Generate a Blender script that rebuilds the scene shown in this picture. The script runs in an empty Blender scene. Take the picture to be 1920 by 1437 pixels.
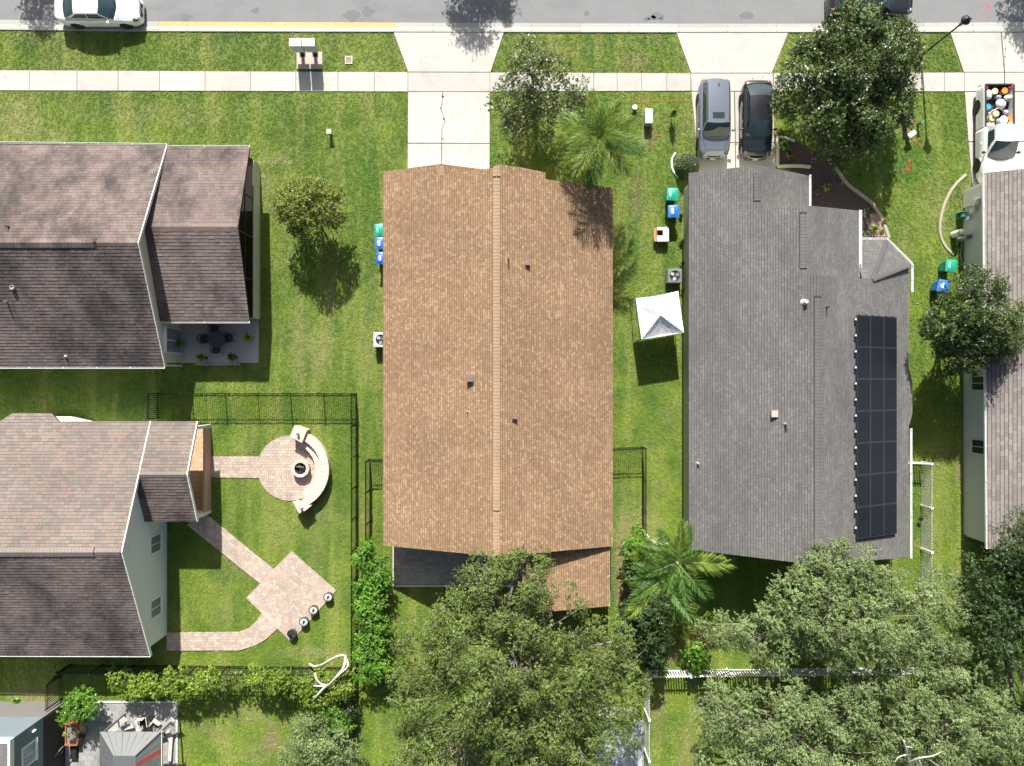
import bpy, math, random
import numpy as np
from mathutils import Vector, Matrix, Euler
R = math.radians
random.seed(7); RNG = np.random.default_rng(7)
SC = bpy.context.scene
COL = SC.collection

# ------------------------------------------------------------ camera, light, exposure
CAM_H = 43.2; FPX = 1340.0
cam_d = bpy.data.cameras.new('camera'); cam = bpy.data.objects.new('camera', cam_d); COL.objects.link(cam)
cam.location = (0, 0, CAM_H); cam.rotation_euler = (0, 0, 0)
cam_d.sensor_fit = 'HORIZONTAL'; cam_d.sensor_width = 36; cam_d.lens = 36*FPX/1920
cam_d.clip_end = 2000; cam_d.clip_start = .5
SC.camera = cam
SUN_EL = 37.7; SUN_DIR = Vector((-.073, 1, math.tan(R(SUN_EL)))).normalized()   # towards the sun
w = bpy.data.worlds.new("World"); SC.world = w; w.use_nodes = True
nt = w.node_tree; bg = nt.nodes['Background']
sky = nt.nodes.new('ShaderNodeTexSky'); sky.sky_type = 'NISHITA'; sky.sun_disc = False
sky.sun_elevation = R(SUN_EL); sky.sun_rotation = math.atan2(SUN_DIR.x, SUN_DIR.y)
sky.air_density = 1.2; sky.dust_density = 4.0; sky.ozone_density = 1.0
nt.links.new(sky.outputs[0], bg.inputs[0]); bg.inputs[1].default_value = .056
sun_d = bpy.data.lights.new('sun', 'SUN'); sun = bpy.data.objects.new('sun', sun_d); COL.objects.link(sun)
sun_d.energy = 4.9; sun_d.angle = R(.55); sun_d.color = (1, .955, .88)
sun.rotation_euler = SUN_DIR.to_track_quat('Z', 'Y').to_euler()
SC.view_settings.view_transform = 'Standard'; SC.view_settings.look = 'None'
SC.view_settings.exposure = 0.93; SC.view_settings.gamma = 1; SC.view_settings.use_curve_mapping = False
SC.cycles.max_bounces = 6; SC.cycles.transparent_max_bounces = 8

# ------------------------------------------------------------ helpers
def P(px, py, h=0.0):            # a point at height h, given as read in the photograph
    k = (CAM_H-h)/FPX
    return ((px-960)*k, (718.5-py)*k, h)
def P2(px, py, h=0.0):
    a = P(px, py, h); return (a[0], a[1])
def poly_px(s, h=0.0): return [P2(x, y, h) for x, y in s]

class MB:
    def __init__(s): s.v = []; s.f = []; s.m = []; s.cur = 0
    def add(s, vs, fs):
        o = len(s.v); s.v.extend(tuple(v) for v in vs)
        for f in fs: s.f.append(tuple(o+i for i in f)); s.m.append(s.cur)
        return s
    def box(s, x0, y0, z0, x1, y1, z1, rz=0, c=None, M=None):
        vs = [(x0,y0,z0),(x1,y0,z0),(x1,y1,z0),(x0,y1,z0),(x0,y0,z1),(x1,y0,z1),(x1,y1,z1),(x0,y1,z1)]
        if rz:
            cx, cy = c if c else ((x0+x1)/2, (y0+y1)/2); ca, sa = math.cos(rz), math.sin(rz)
            vs = [(cx+(x-cx)*ca-(y-cy)*sa, cy+(x-cx)*sa+(y-cy)*ca, z) for x, y, z in vs]
        if M is not None: vs = [tuple(M @ Vector(v)) for v in vs]
        return s.add(vs, [(0,3,2,1),(4,5,6,7),(0,1,5,4),(1,2,6,5),(2,3,7,6),(3,0,4,7)])
    def cbox(s, c, d, rz=0, M=None):
        return s.box(c[0]-d[0]/2, c[1]-d[1]/2, c[2]-d[2]/2, c[0]+d[0]/2, c[1]+d[1]/2, c[2]+d[2]/2, rz, M=M)
    def prism(s, poly, z0, z1, zt=None, zb=None):
        a = sum(poly[i][0]*poly[(i+1)%len(poly)][1]-poly[(i+1)%len(poly)][0]*poly[i][1] for i in range(len(poly)))
        if a < 0: poly = poly[::-1]
        n = len(poly)
        vs = [(x, y, zb(x, y) if zb else z0) for x, y in poly]+[(x, y, zt(x, y) if zt else z1) for x, y in poly]
        fs = [tuple(range(n-1, -1, -1)), tuple(range(n, 2*n))]+[(i, (i+1)%n, n+(i+1)%n, n+i) for i in range(n)]
        return s.add(vs, fs)
    def tube(s, pts, r, n=6, r2=None, cap=True):
        pts = [Vector(p) for p in pts]; L = len(pts); vs = []; ref = None
        for i, p in enumerate(pts):
            d = (pts[min(i+1, L-1)]-pts[max(i-1, 0)]); d = d.normalized() if d.length > 1e-9 else Vector((0,0,1))
            if ref is None: ref = Vector((0,0,1)) if abs(d.z) < .9 else Vector((1,0,0))
            u = d.cross(ref); u = u.normalized() if u.length > 1e-6 else Vector((1,0,0)); ref = u.cross(d)
            t = i/(L-1) if L > 1 else 0; rr = (r if r2 is None else r+(r2-r)*t) if not hasattr(r, '__len__') else r[i]
            for k in range(n):
                a = 2*math.pi*k/n; vs.append(p+(u*math.cos(a)+ref*math.sin(a))*rr)
        fs = [(i*n+k, i*n+(k+1)%n, (i+1)*n+(k+1)%n, (i+1)*n+k) for i in range(L-1) for k in range(n)]
        if cap: fs += [tuple(range(n-1, -1, -1)), tuple((L-1)*n+k for k in range(n))]
        return s.add(vs, fs)
    def lathe(s, cx, cy, prof, n=20, M=None):
        vs = []
        for r, z in prof:
            for k in range(n):
                a = 2*math.pi*k/n; p = (cx+r*math.cos(a), cy+r*math.sin(a), z)
                vs.append(tuple(M @ Vector(p)) if M is not None else p)
        L = len(prof)
        fs = [(i*n+k, i*n+(k+1)%n, (i+1)*n+(k+1)%n, (i+1)*n+k) for i in range(L-1) for k in range(n)]
        if prof[0][0] > 1e-6: fs.append(tuple(range(n-1, -1, -1)))
        if prof[-1][0] > 1e-6: fs.append(tuple((L-1)*n+k for k in range(n)))
        return s.add(vs, fs)
    def patch(s, p00, p10, p11, p01, nu=6, nv=6, bulge=(0,0,0), M=None):
        a, b, c, d = map(Vector, (p00, p10, p11, p01)); B = Vector(bulge); vs = []
        for j in range(nv+1):
            for i in range(nu+1):
                u, v = i/nu, j/nv
                p = a*(1-u)*(1-v)+b*u*(1-v)+c*u*v+d*(1-u)*v+B*(1-(2*u-1)**2)*(1-(2*v-1)**2)
                vs.append(p)
        fs = [(j*(nu+1)+i, j*(nu+1)+i+1, (j+1)*(nu+1)+i+1, (j+1)*(nu+1)+i) for j in range(nv) for i in range(nu)]
        return s.add(vs, fs)
    def blob(s, c, r, nu=12, nv=8, jit=0):
        vs = []; rnd = random
        for j in range(nv+1):
            th = math.pi*j/nv
            for i in range(nu):
                ph = 2*math.pi*i/nu; q = 1+rnd.uniform(-jit, jit)
                vs.append((c[0]+r[0]*q*math.sin(th)*math.cos(ph), c[1]+r[1]*q*math.sin(th)*math.sin(ph), c[2]+r[2]*q*math.cos(th)))
        fs = [(j*nu+i, (j+1)*nu+i, (j+1)*nu+(i+1)%nu, j*nu+(i+1)%nu) for j in range(nv) for i in range(nu)]
        return s.add(vs, fs)

def origin_of(p):
    o = Vector((0,0,0))
    while p is not None: o += p.location; p = p.parent
    return o
def obj(name, mb, mats, parent=None, smooth=False, loc=None, at=None):
    """links one mesh object; the vertices are given in world coordinates (or round `at`, its own origin)"""
    me = bpy.data.meshes.new(name); org = origin_of(parent)
    at = Vector(at) if at is not None else org
    me.from_pydata([(v[0]-at.x, v[1]-at.y, v[2]-at.z) for v in mb.v], [], mb.f)
    if not isinstance(mats, (list, tuple)): mats = [mats]
    for m in mats: me.materials.append(m)
    if len(mats) > 1: me.polygons.foreach_set('material_index', mb.m)
    if smooth: me.polygons.foreach_set('use_smooth', [True]*len(me.polygons))
    me.update()
    o = bpy.data.objects.new(name, me); COL.objects.link(o); o.parent = parent
    o.location = (at-org) if parent is not None else at
    return o
def top_obj(name, mb, mats, label, cat, base, group=None, smooth=False):
    o = obj(name, mb, mats, None, smooth, at=base); tag(o, label, cat, group); return o
def piece(name, me, parent, loc, rot=(0,0,0), scale=(1,1,1)):      # another object on a shared mesh
    o = bpy.data.objects.new(name, me); COL.objects.link(o); o.parent = parent
    o.location = Vector(loc)-origin_of(parent); o.rotation_euler = rot; o.scale = scale
    return o
def tag(o, label=None, cat=None, group=None, kind=None):
    if label: o['label'] = label
    if cat: o['category'] = cat
    if group: o['group'] = group
    if kind: o['kind'] = kind
    return o
def thing(name, label, cat, loc=(0,0,0), group=None):
    o = bpy.data.objects.new(name, None); COL.objects.link(o); o.location = loc; o.empty_display_size = .2
    return tag(o, label, cat, group)
def struct(name, mb, mats, smooth=False): return tag(obj(name, mb, mats, None, smooth), kind='structure')
def copy_tree(o, parent=None):
    c = o.copy(); COL.objects.link(c)
    if parent is not None: c.parent = parent
    for ch in list(o.children): copy_tree(ch, c)
    return c
def bevel(o, wd=.02, seg=2):
    m = o.modifiers.new('bevel', 'BEVEL'); m.width = wd; m.segments = seg; m.limit_method = 'ANGLE'; return o

# ------------------------------------------------------------ materials
def new_mat(name):
    m = bpy.data.materials.new(name); m.use_nodes = True; nt = m.node_tree
    return m, nt, nt.nodes['Principled BSDF']
def nd(nt, t, **kw):
    n = nt.nodes.new(t)
    for k, v in kw.items():
        if k.startswith('i_'):
            key = k[2:]; key = int(key) if key.isdigit() else key.replace('_', ' ')
            n.inputs[key].default_value = v
        else: setattr(n, k, v)
    return n
def coords(nt, world):
    return nd(nt, 'ShaderNodeNewGeometry').outputs['Position'] if world else nd(nt, 'ShaderNodeTexCoord').outputs['Object']
def noise(nt, co, scale, detail=3, rough=.55, stretch=None):
    n = nd(nt, 'ShaderNodeTexNoise'); n.inputs['Scale'].default_value = scale
    n.inputs['Detail'].default_value = detail; n.inputs['Roughness'].default_value = rough
    if stretch:
        mp = nd(nt, 'ShaderNodeMapping'); mp.inputs['Scale'].default_value = stretch; nt.links.new(co, mp.inputs[0]); co = mp.outputs[0]
    nt.links.new(co, n.inputs['Vector']); return n.outputs['Fac']
def ramp(nt, fac, stops, interp='LINEAR'):
    r = nd(nt, 'ShaderNodeValToRGB'); cr = r.color_ramp; cr.interpolation = interp
    while len(cr.elements) < len(stops): cr.elements.new(.5)
    for e, (p, c) in zip(cr.elements, stops):
        e.position = p; e.color = (c, c, c, 1) if not hasattr(c, '__len__') else (c[0], c[1], c[2], 1)
    nt.links.new(fac, r.inputs[0]); return r.outputs[0]
def mix(nt, fac, a, b, mode='MIX'):
    m = nd(nt, 'ShaderNodeMix', data_type='RGBA', blend_type=mode, clamp_result=False)
    for i, v in ((0, fac), (6, a), (7, b)):
        if isinstance(v, (int, float)): m.inputs[i].default_value = v if i == 0 else (v, v, v, 1)
        elif isinstance(v, tuple): m.inputs[i].default_value = (v[0], v[1], v[2], 1)
        else: nt.links.new(v, m.inputs[i])
    return m.outputs[2]
def bump(nt, b, h, strength=.4, dist=.02):
    n = nd(nt, 'ShaderNodeBump'); n.inputs['Strength'].default_value = strength; n.inputs['Distance'].default_value = dist
    nt.links.new(h, n.inputs['Height']); nt.links.new(n.outputs[0], b.inputs['Normal'])
def simple(name, col, rough=.6, var=.12, scale=6, bmp=0, metal=0, coat=0, world=False, island=0, spec=.5, dirt=0):
    m, nt, b = new_mat(name); co = coords(nt, world)
    lo = tuple(c*(1-var) for c in col); hi = tuple(min(1, c*(1+var)) for c in col)
    c = mix(nt, noise(nt, co, scale, 4), lo, hi)
    if island:
        g = nd(nt, 'ShaderNodeNewGeometry')
        c = mix(nt, 1.0, c, ramp(nt, g.outputs['Random Per Island'], [(0, 1-island), (1, 1+island)]), 'MULTIPLY')
    if dirt:
        c = mix(nt, ramp(nt, noise(nt, co, scale*.23, 6, .7), [(.45, 0), (.75, dirt)]), c, tuple(x*.45 for x in col))
    nt.links.new(c, b.inputs['Base Color'])
    b.inputs['Roughness'].default_value = rough; b.inputs['Metallic'].default_value = metal
    b.inputs['Specular IOR Level'].default_value = spec
    if coat: b.inputs['Coat Weight'].default_value = coat; b.inputs['Coat Roughness'].default_value = .04
    if bmp: bump(nt, b, noise(nt, co, scale*6, 3), bmp, .01)
    return m
def shingle_mat(name, tones, streak=.25, stain=0, stain_col=(.03,.027,.027), sdir=(1,1,1), rough=.92):
    m, nt, b = new_mat(name); g = nd(nt, 'ShaderNodeNewGeometry'); pos = g.outputs['Position']
    n = len(tones); c = ramp(nt, g.outputs['Random Per Island'], [(i/n, t) for i, t in enumerate(tones)], 'CONSTANT')
    c = mix(nt, 1, c, ramp(nt, noise(nt, pos, .35, 4, .6, sdir), [(.3, 1-streak), (.7, 1+streak*.6)]), 'MULTIPLY')
    c = mix(nt, 1, c, ramp(nt, noise(nt, pos, 45, 2, .7), [(.3, .72), (.7, 1.28)]), 'MULTIPLY')
    if stain:
        f = ramp(nt, noise(nt, pos, .5, 6, .7, sdir), [(.44, 0), (.62, stain)])
        c = mix(nt, f, c, stain_col)
    nt.links.new(c, b.inputs['Base Color']); b.inputs['Roughness'].default_value = rough; b.inputs['Specular IOR Level'].default_value = .25
    bump(nt, b, noise(nt, pos, 90, 2), .35, .006)
    return m
def leaf_mat(name, tones, rough=.45, trans=.3, spec=.5, clump=.35):
    m, nt, b = new_mat(name); g = nd(nt, 'ShaderNodeNewGeometry')
    n = len(tones); c = ramp(nt, g.outputs['Random Per Island'], [((i+.5)/n, t) for i, t in enumerate(tones)])
    c = mix(nt, 1, c, ramp(nt, noise(nt, g.outputs['Position'], .9, 3), [(.3, 1-clump), (.7, 1+clump)]), 'MULTIPLY')
    nt.links.new(c, b.inputs['Base Color']); b.inputs['Roughness'].default_value = rough; b.inputs['Specular IOR Level'].default_value = spec
    t = nd(nt, 'ShaderNodeBsdfTranslucent'); nt.links.new(mix(nt, 1, c, (1.25, 1.35, .6), 'MULTIPLY'), t.inputs[0])
    ms = nd(nt, 'ShaderNodeMixShader'); ms.inputs[0].default_value = trans
    nt.links.new(b.outputs[0], ms.inputs[1]); nt.links.new(t.outputs[0], ms.inputs[2])
    nt.links.new(ms.outputs[0], nt.nodes['Material Output'].inputs[0]); return m
GRASS_SPOTS = [ # x, y, rx, ry (metres), strength, kind: worn, dry and lusher places in the lawns
 (*P2(30,225),2.2,2.6,.75,'dry'), (*P2(600,660),1.4,2.6,.5,'dry'), (*P2(520,300),1.6,.5,.75,'dry'), (*P2(497,340),.5,1.6,.5,'dry'), (*P2(690,640),.7,4.2,.4,'dry'), (*P2(690,300),1.1,3.4,.8,'lush'), (*P2(560,640),.9,5,.5,'dry'), (*P2(620,560),.4,6,.5,'dry'), (*P2(1165,1060),.7,4.2,.95,'soil'), (*P2(1165,1100),.6,2.2,.9,'soil'), (*P2(300,215),7,1.2,.35,'dry'), (*P2(420,1150),1.6,1.2,.3,'dry'),
 (*P2(1190,120),1.6,1.0,.5,'soil'), (*P2(1060,95),2.6,.5,.35,'soil'), (*P2(1172,1010),.9,4.5,.5,'dry'), (*P2(1215,975),1.6,1.4,.5,'dry'), (*P2(1255,1225),1.1,.9,.8,'soil'), (*P2(510,1385),.8,1.5,.8,'soil'), (*P2(470,1340),1.6,1.1,.5,'dry'),
 (*P2(1195,370),.6,3.0,.5,'soil'), (*P2(1215,265),.8,1.2,.6,'soil'), (*P2(1700,235),1.1,.9,.6,'soil'), (*P2(1798,880),.4,1.6,.7,'soil'), (*P2(1755,390),2.2,3.0,.3,'dry'), (*P2(80,1300),3.0,.6,.55,'soil'), (*P2(150,65),5,.4,.4,'dry'),
 (*P2(1235,760),1.5,4,.5,'lush'), (*P2(1700,300),3,2.2,.6,'lush'), (*P2(1350,1100),4,3,.5,'lush'), (*P2(590,1000),1,6,.3,'dry'), (*P2(1290,1420),1.3,1.6,.5,'dry'), (*P2(1235,1320),.9,2.0,.5,'soil'), (*P2(590,1225),3.5,.7,.5,'dry')]
def grass_mat(name, blade):
    m, nt, b = new_mat(name); pos = nd(nt, 'ShaderNodeNewGeometry').outputs['Position']
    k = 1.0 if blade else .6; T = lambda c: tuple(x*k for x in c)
    c = mix(nt, ramp(nt, noise(nt, pos, .14, 4, .6), [(.40, 0), (.60, 1)]), T((.155,.258,.028)), T((.250,.350,.042)))
    c = mix(nt, ramp(nt, noise(nt, pos, .5, 5, .65), [(.42, 0), (.66, .9)]), c, T((.095,.205,.028)))
    c = mix(nt, ramp(nt, noise(nt, pos, .8, 3, .6, (1, .1, 1)), [(.48, 0), (.64, .7)]), c, T((.34,.40,.09)))     # mower lines
    c = mix(nt, ramp(nt, noise(nt, pos, .3, 6, .75), [(.54, 0), (.68, .65)]), c, T((.35,.35,.14)))
    wob = noise(nt, pos, 1.6, 5, .75); sx = nd(nt, 'ShaderNodeSeparateXYZ'); nt.links.new(pos, sx.inputs[0])
    def mth(op, a, bb, cc=None):
        n = nd(nt, 'ShaderNodeMath', operation=op)
        for i, v in enumerate((a, bb, cc)):
            if v is None: continue
            if isinstance(v, (int, float)): n.inputs[i].default_value = v
            else: nt.links.new(v, n.inputs[i])
        return n.outputs[0]
    for (x, y, rx, ry, st, kd) in GRASS_SPOTS:
        dx = mth('MULTIPLY', mth('SUBTRACT', sx.outputs[0], x), 1/rx); dy = mth('MULTIPLY', mth('SUBTRACT', sx.outputs[1], y), 1/ry)
        d = mth('ADD', mth('MULTIPLY', dx, dx), mth('MULTIPLY', dy, dy)); f = mth('MULTIPLY_ADD', wob, 1.6, mth('MULTIPLY', d, -.75))
        f = ramp(nt, f, [(.35, 0), (.85, st)])
        c = mix(nt, f, c, T({'dry': (.40,.39,.17), 'soil': (.34,.27,.16), 'lush': (.075,.215,.018)}[kd]))
    c = mix(nt, ramp(nt, noise(nt, pos, 11, 4, .8), [(.52, 0), (.72, .55)]), c, T((.34,.40,.12)))
    c = mix(nt, 1, c, ramp(nt, noise(nt, pos, 34, 2, .8), [(.3, .6), (.7, 1.4)]), 'MULTIPLY')
    c = mix(nt, 1, c, ramp(nt, noise(nt, pos, 5, 4, .8), [(.3, .82), (.7, 1.2)]), 'MULTIPLY')
    nt.links.new(c, b.inputs['Base Color']); b.inputs['Roughness'].default_value = .6; b.inputs['Specular IOR Level'].default_value = .3
    if not blade: bump(nt, b, noise(nt, pos, 22, 3, .8), .8, .05)
    return m
def concrete_mat(name, col, stain=.35, var=.1):
    m, nt, b = new_mat(name); pos = nd(nt, 'ShaderNodeNewGeometry').outputs['Position']
    inf = nd(nt, 'ShaderNodeObjectInfo').outputs['Random']
    c = mix(nt, noise(nt, pos, 1.3, 6, .7), tuple(x*(1-var) for x in col), tuple(x*(1+var) for x in col))
    c = mix(nt, 1, c, ramp(nt, inf, [(0, .93), (1, 1.05)]), 'MULTIPLY')
    c = mix(nt, ramp(nt, noise(nt, pos, .7, 8, .75), [(.5, 0), (.78, stain)]), c, tuple(x*.6 for x in col))
    c = mix(nt, 1, c, ramp(nt, noise(nt, pos, 30, 3, .8), [(.3, .88), (.7, 1.08)]), 'MULTIPLY')
    nt.links.new(c, b.inputs['Base Color']); b.inputs['Roughness'].default_value = .85; b.inputs['Specular IOR Level'].default_value = .25
    bump(nt, b, noise(nt, pos, 60, 3), .2, .004); return m
def glass_mat(name, col=(.012,.018,.022), rough=.04):
    m, nt, b = new_mat(name); co = coords(nt, False)
    nt.links.new(mix(nt, noise(nt, co, 2.2, 3), col, tuple(c*3.5+.005 for c in col)), b.inputs['Base Color'])
    b.inputs['Roughness'].default_value = rough; b.inputs['Specular IOR Level'].default_value = .7; return m

MT = {}
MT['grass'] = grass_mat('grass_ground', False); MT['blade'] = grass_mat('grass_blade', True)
MT['concrete'] = concrete_mat('concrete', (.465,.455,.425), .5, .14); MT['concrete2'] = concrete_mat('patio_concrete', (.47,.425,.385), .2)
MT['gutterc'] = concrete_mat('gutter_concrete', (.43,.43,.40), .5)
MT['joint'] = simple('joint_dirt', (.09,.085,.07), .95, .3, 8)
MT['yellow'] = simple('kerb_paint_yellow', (.66,.42,.17), .7, .12, 3, dirt=.35, world=True)
def road():
    m, nt, b = new_mat('asphalt'); pos = nd(nt, 'ShaderNodeNewGeometry').outputs['Position']
    c = mix(nt, noise(nt, pos, .5, 5, .65), (.165,.172,.178), (.22,.227,.232))
    c = mix(nt, 1, c, ramp(nt, noise(nt, pos, 28, 3, .85), [(.3, .65), (.7, 1.4)]), 'MULTIPLY')
    c = mix(nt, ramp(nt, noise(nt, pos, .6, 6, .6, (.3, 1, 1)), [(.55, 0), (.75, .45)]), c, (.11,.113,.12))
    nt.links.new(c, b.inputs['Base Color']); b.inputs['Roughness'].default_value = .85
    bump(nt, b, noise(nt, pos, 60, 3), .4, .008); return m
MT['road'] = road()
MT['brown'] = shingle_mat('brown_shingles', [(.278,.178,.108),(.315,.209,.130),(.255,.162,.098),(.298,.194,.120),(.355,.25,.16),(.285,.182,.111),(.245,.154,.094)], .18, sdir=(.7,.7,1))
MT['grey'] = shingle_mat('grey_shingles', [(.150,.149,.148),(.161,.160,.158),(.138,.137,.137),(.156,.155,.153),(.180,.177,.173)], .13, .5, (.085,.083,.085), sdir=(.8,.35,1))
MT['mauve'] = shingle_mat('weathered_mauve_shingles', [(.205,.163,.150),(.185,.15,.141),(.222,.175,.160),(.168,.14,.133),(.215,.162,.145)], .15, .85, (.05,.044,.045), sdir=(.7,.35,1))
MT['pink'] = shingle_mat('pinkish_shingles', [(.215,.185,.166),(.20,.172,.156),(.232,.198,.176),(.18,.158,.146),(.255,.188,.162)], .12, .35, (.12,.10,.095), sdir=(.6,.6,1))
MT['beige'] = shingle_mat('beige_grey_shingles', [(.25,.225,.21),(.225,.20,.19),(.28,.25,.228),(.20,.18,.174),(.26,.225,.205)], .12, .25, (.17,.15,.145), sdir=(.8,.4,1))
MT['deck'] = simple('roof_felt', (.05,.043,.04), .95, .2, 4)
MT['deckb'] = simple('roof_felt_brown', (.085,.05,.03), .95, .2, 4)
MT['white'] = simple('white_paint', (.78,.80,.80), .45, .05, 3, dirt=.12)
MT['trim'] = simple('pale_trim', (.62,.63,.58), .55, .06, 3, dirt=.2)
MT['cream'] = simple('cream_stucco', (.62,.60,.46), .85, .06, 3, bmp=.3, dirt=.15)
MT['palewall'] = simple('pale_blue_white_stucco', (.74,.80,.77), .85, .04, 2, bmp=.3, dirt=.12)
MT['greywall'] = simple('light_grey_stucco', (.60,.645,.62), .85, .04, 2, bmp=.3, dirt=.15)
MT['khaki'] = simple('khaki_stucco', (.42,.43,.28), .85, .06, 3, bmp=.3, dirt=.2)
MT['tan'] = simple('tan_stucco', (.50,.40,.30), .85, .06, 3, bmp=.3)
MT['rust'] = simple('reddish_stucco', (.50,.33,.25), .85, .1, 3, bmp=.3)
MT['black'] = simple('black_aluminium', (.012,.014,.014), .4, .2, 6)
MT['blackm'] = simple('matt_black', (.02,.022,.022), .7, .3, 6)
MT['glass'] = glass_mat('window_glass'); MT['glassl'] = glass_mat('window_glass_pale', (.10,.13,.14), .1)
MT['curtain'] = simple('curtained_glass', (.22,.25,.27), .25, .2, 9)
MT['metal'] = simple('grey_metal', (.38,.40,.41), .45, .15, 5, metal=.4, dirt=.2)
MT['wood'] = simple('weathered_wood', (.30,.19,.12), .8, .25, 6)
MT['bark'] = simple('bark', (.20,.17,.14), .9, .35, 5, bmp=.6)
MT['palebark'] = simple('pale_grey_bark', (.42,.40,.36), .85, .25, 7, bmp=.4)

# ------------------------------------------------------------ geometry tools
def clip_half(poly, a, b, c):          # keep a*x+b*y+c >= 0
    out = []; n = len(poly)
    for i in range(n):
        p, q = poly[i], poly[(i+1)%n]; dp = a*p[0]+b*p[1]+c; dq = a*q[0]+b*q[1]+c
        if dp >= 0: out.append(p)
        if (dp >= 0) != (dq >= 0):
            t = dp/(dp-dq); out.append((p[0]+(q[0]-p[0])*t, p[1]+(q[1]-p[1])*t))
    return out
def ccw(poly):
    a = sum(poly[i][0]*poly[(i+1)%len(poly)][1]-poly[(i+1)%len(poly)][0]*poly[i][1] for i in range(len(poly)))
    return poly if a > 0 else poly[::-1]
def clip_convex(poly, conv):
    conv = ccw(conv)
    for i in range(len(conv)):
        (x0, y0), (x1, y1) = conv[i], conv[(i+1)%len(conv)]
        a, b = -(y1-y0), (x1-x0); c = -(a*x0+b*y0)
        poly = clip_half(poly, a, b, c)
        if len(poly) < 3: return []
    return poly
def in_poly(X, Y, poly):
    r = np.zeros(len(X), bool); n = len(poly); j = n-1
    for i in range(n):
        xi, yi = poly[i]; xj, yj = poly[j]
        if yi != yj:
            r ^= ((yi > Y) != (yj > Y)) & (X < (xj-xi)*(Y-yi)/(yj-yi)+xi)
        j = i
    return r
def roof_plane(parent, polys, g, ref, z0, mat, deckmat, wd=.3, ex=.14, th=.014, deck_t=.13, jag=0.012, line=.021, name='shingles'):
    """a roof slope: z = z0 + g.(p-ref); deck slab plus every shingle tab as thin overlapping geometry"""
    gx, gy = g; G = math.hypot(gx, gy); ux, uy = gx/G, gy/G; tx, ty = -uy, ux
    zf = lambda x, y: z0+gx*(x-ref[0])+gy*(y-ref[1])
    dk = MB()
    for poly in polys: dk.prism(poly, 0, 0, zt=lambda x, y: zf(x, y)-.004, zb=lambda x, y: zf(x, y)-deck_t)
    obj('roof_deck', dk, deckmat, parent)
    e = ex/math.sqrt(1+G*G); sh = MB(); rnd = random.random
    for poly in polys:
        poly = ccw(poly)
        A = [p[0]*tx+p[1]*ty for p in poly]; B = [p[0]*ux+p[1]*uy for p in poly]
        k0 = math.floor(min(B)/e); k1 = math.ceil(max(B)/e); a_lo, a_hi = min(A), max(A)
        for k in range(k0, k1):
            b0, b1 = k*e, (k+1)*e; a = a_lo-rnd()*wd
            while a < a_hi:
                ww = wd*(.65+.7*rnd()); a2 = a+ww-.006; bb0 = b0-jag*rnd()*.5; t = th*(.7+.7*rnd())
                rect = [(a*tx+bb0*ux, a*ty+bb0*uy), (a2*tx+bb0*ux, a2*ty+bb0*uy), (a2*tx+(b1-line)*ux, a2*ty+(b1-line)*uy), (a*tx+(b1-line)*ux, a*ty+(b1-line)*uy)]
                q = clip_convex(ccw(rect), poly); a += ww
                if len(q) < 3: continue
                L = len(q); vs = []; low = []
                for i, (x, y) in enumerate(q):
                    b = x*ux+y*uy; f = (b-bb0)/(e+.01)
                    vs.append((x, y, zf(x, y)+t*(1-f)+.003)); low.append(abs(b-bb0) < 1e-5)
                fs = [tuple(range(L))]
                for i in range(L):
                    j = (i+1) % L
                    if low[i] and low[j]:
                        m0 = len(vs); x, y, z = vs[i]; x2, y2, z2 = vs[j]
                        vs += [(x, y, z-t-.003), (x2, y2, z2-t-.003)]; fs.append((i, m0, m0+1, j))
                sh.add(vs, fs)
    o = obj(name, sh, mat, parent); o['kind'] = 'stuff'
    return o
def gutter(parent, p0, p1, mat, w=.11, d=.11, name='gutter'):
    p0, p1 = Vector(p0), Vector(p1); dr = (p1-p0).normalized(); nx = Vector((dr.y, -dr.x, 0)); m = MB()
    for (o0, o1, za, zb) in ((0, w, -d, -d+.012), (0, .012, -d+.012, 0), (w-.02, w, -d+.012, .004)):
        q = [p0+nx*o0, p1+nx*o0, p1+nx*o1, p0+nx*o1]
        m.add([(v.x, v.y, v.z+za) for v in q]+[(v.x, v.y, v.z+zb) for v in q], [(0,3,2,1),(4,5,6,7),(0,1,5,4),(1,2,6,5),(2,3,7,6),(3,0,4,7)])
    L = (p1-p0).length; k = max(2, int(L/1.9))
    for i in range(k+1):
        c = p0+dr*(L*i/k); q = [c+dr*s*.02+nx*o for s, o in ((-1,0),(1,0),(1,w),(-1,w))]
        m.add([(v.x, v.y, v.z-.005) for v in q]+[(v.x, v.y, v.z+.012) for v in q], [(0,3,2,1),(4,5,6,7),(0,1,5,4),(1,2,6,5),(2,3,7,6),(3,0,4,7)])
    return obj(name, m, mat, parent)
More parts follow.
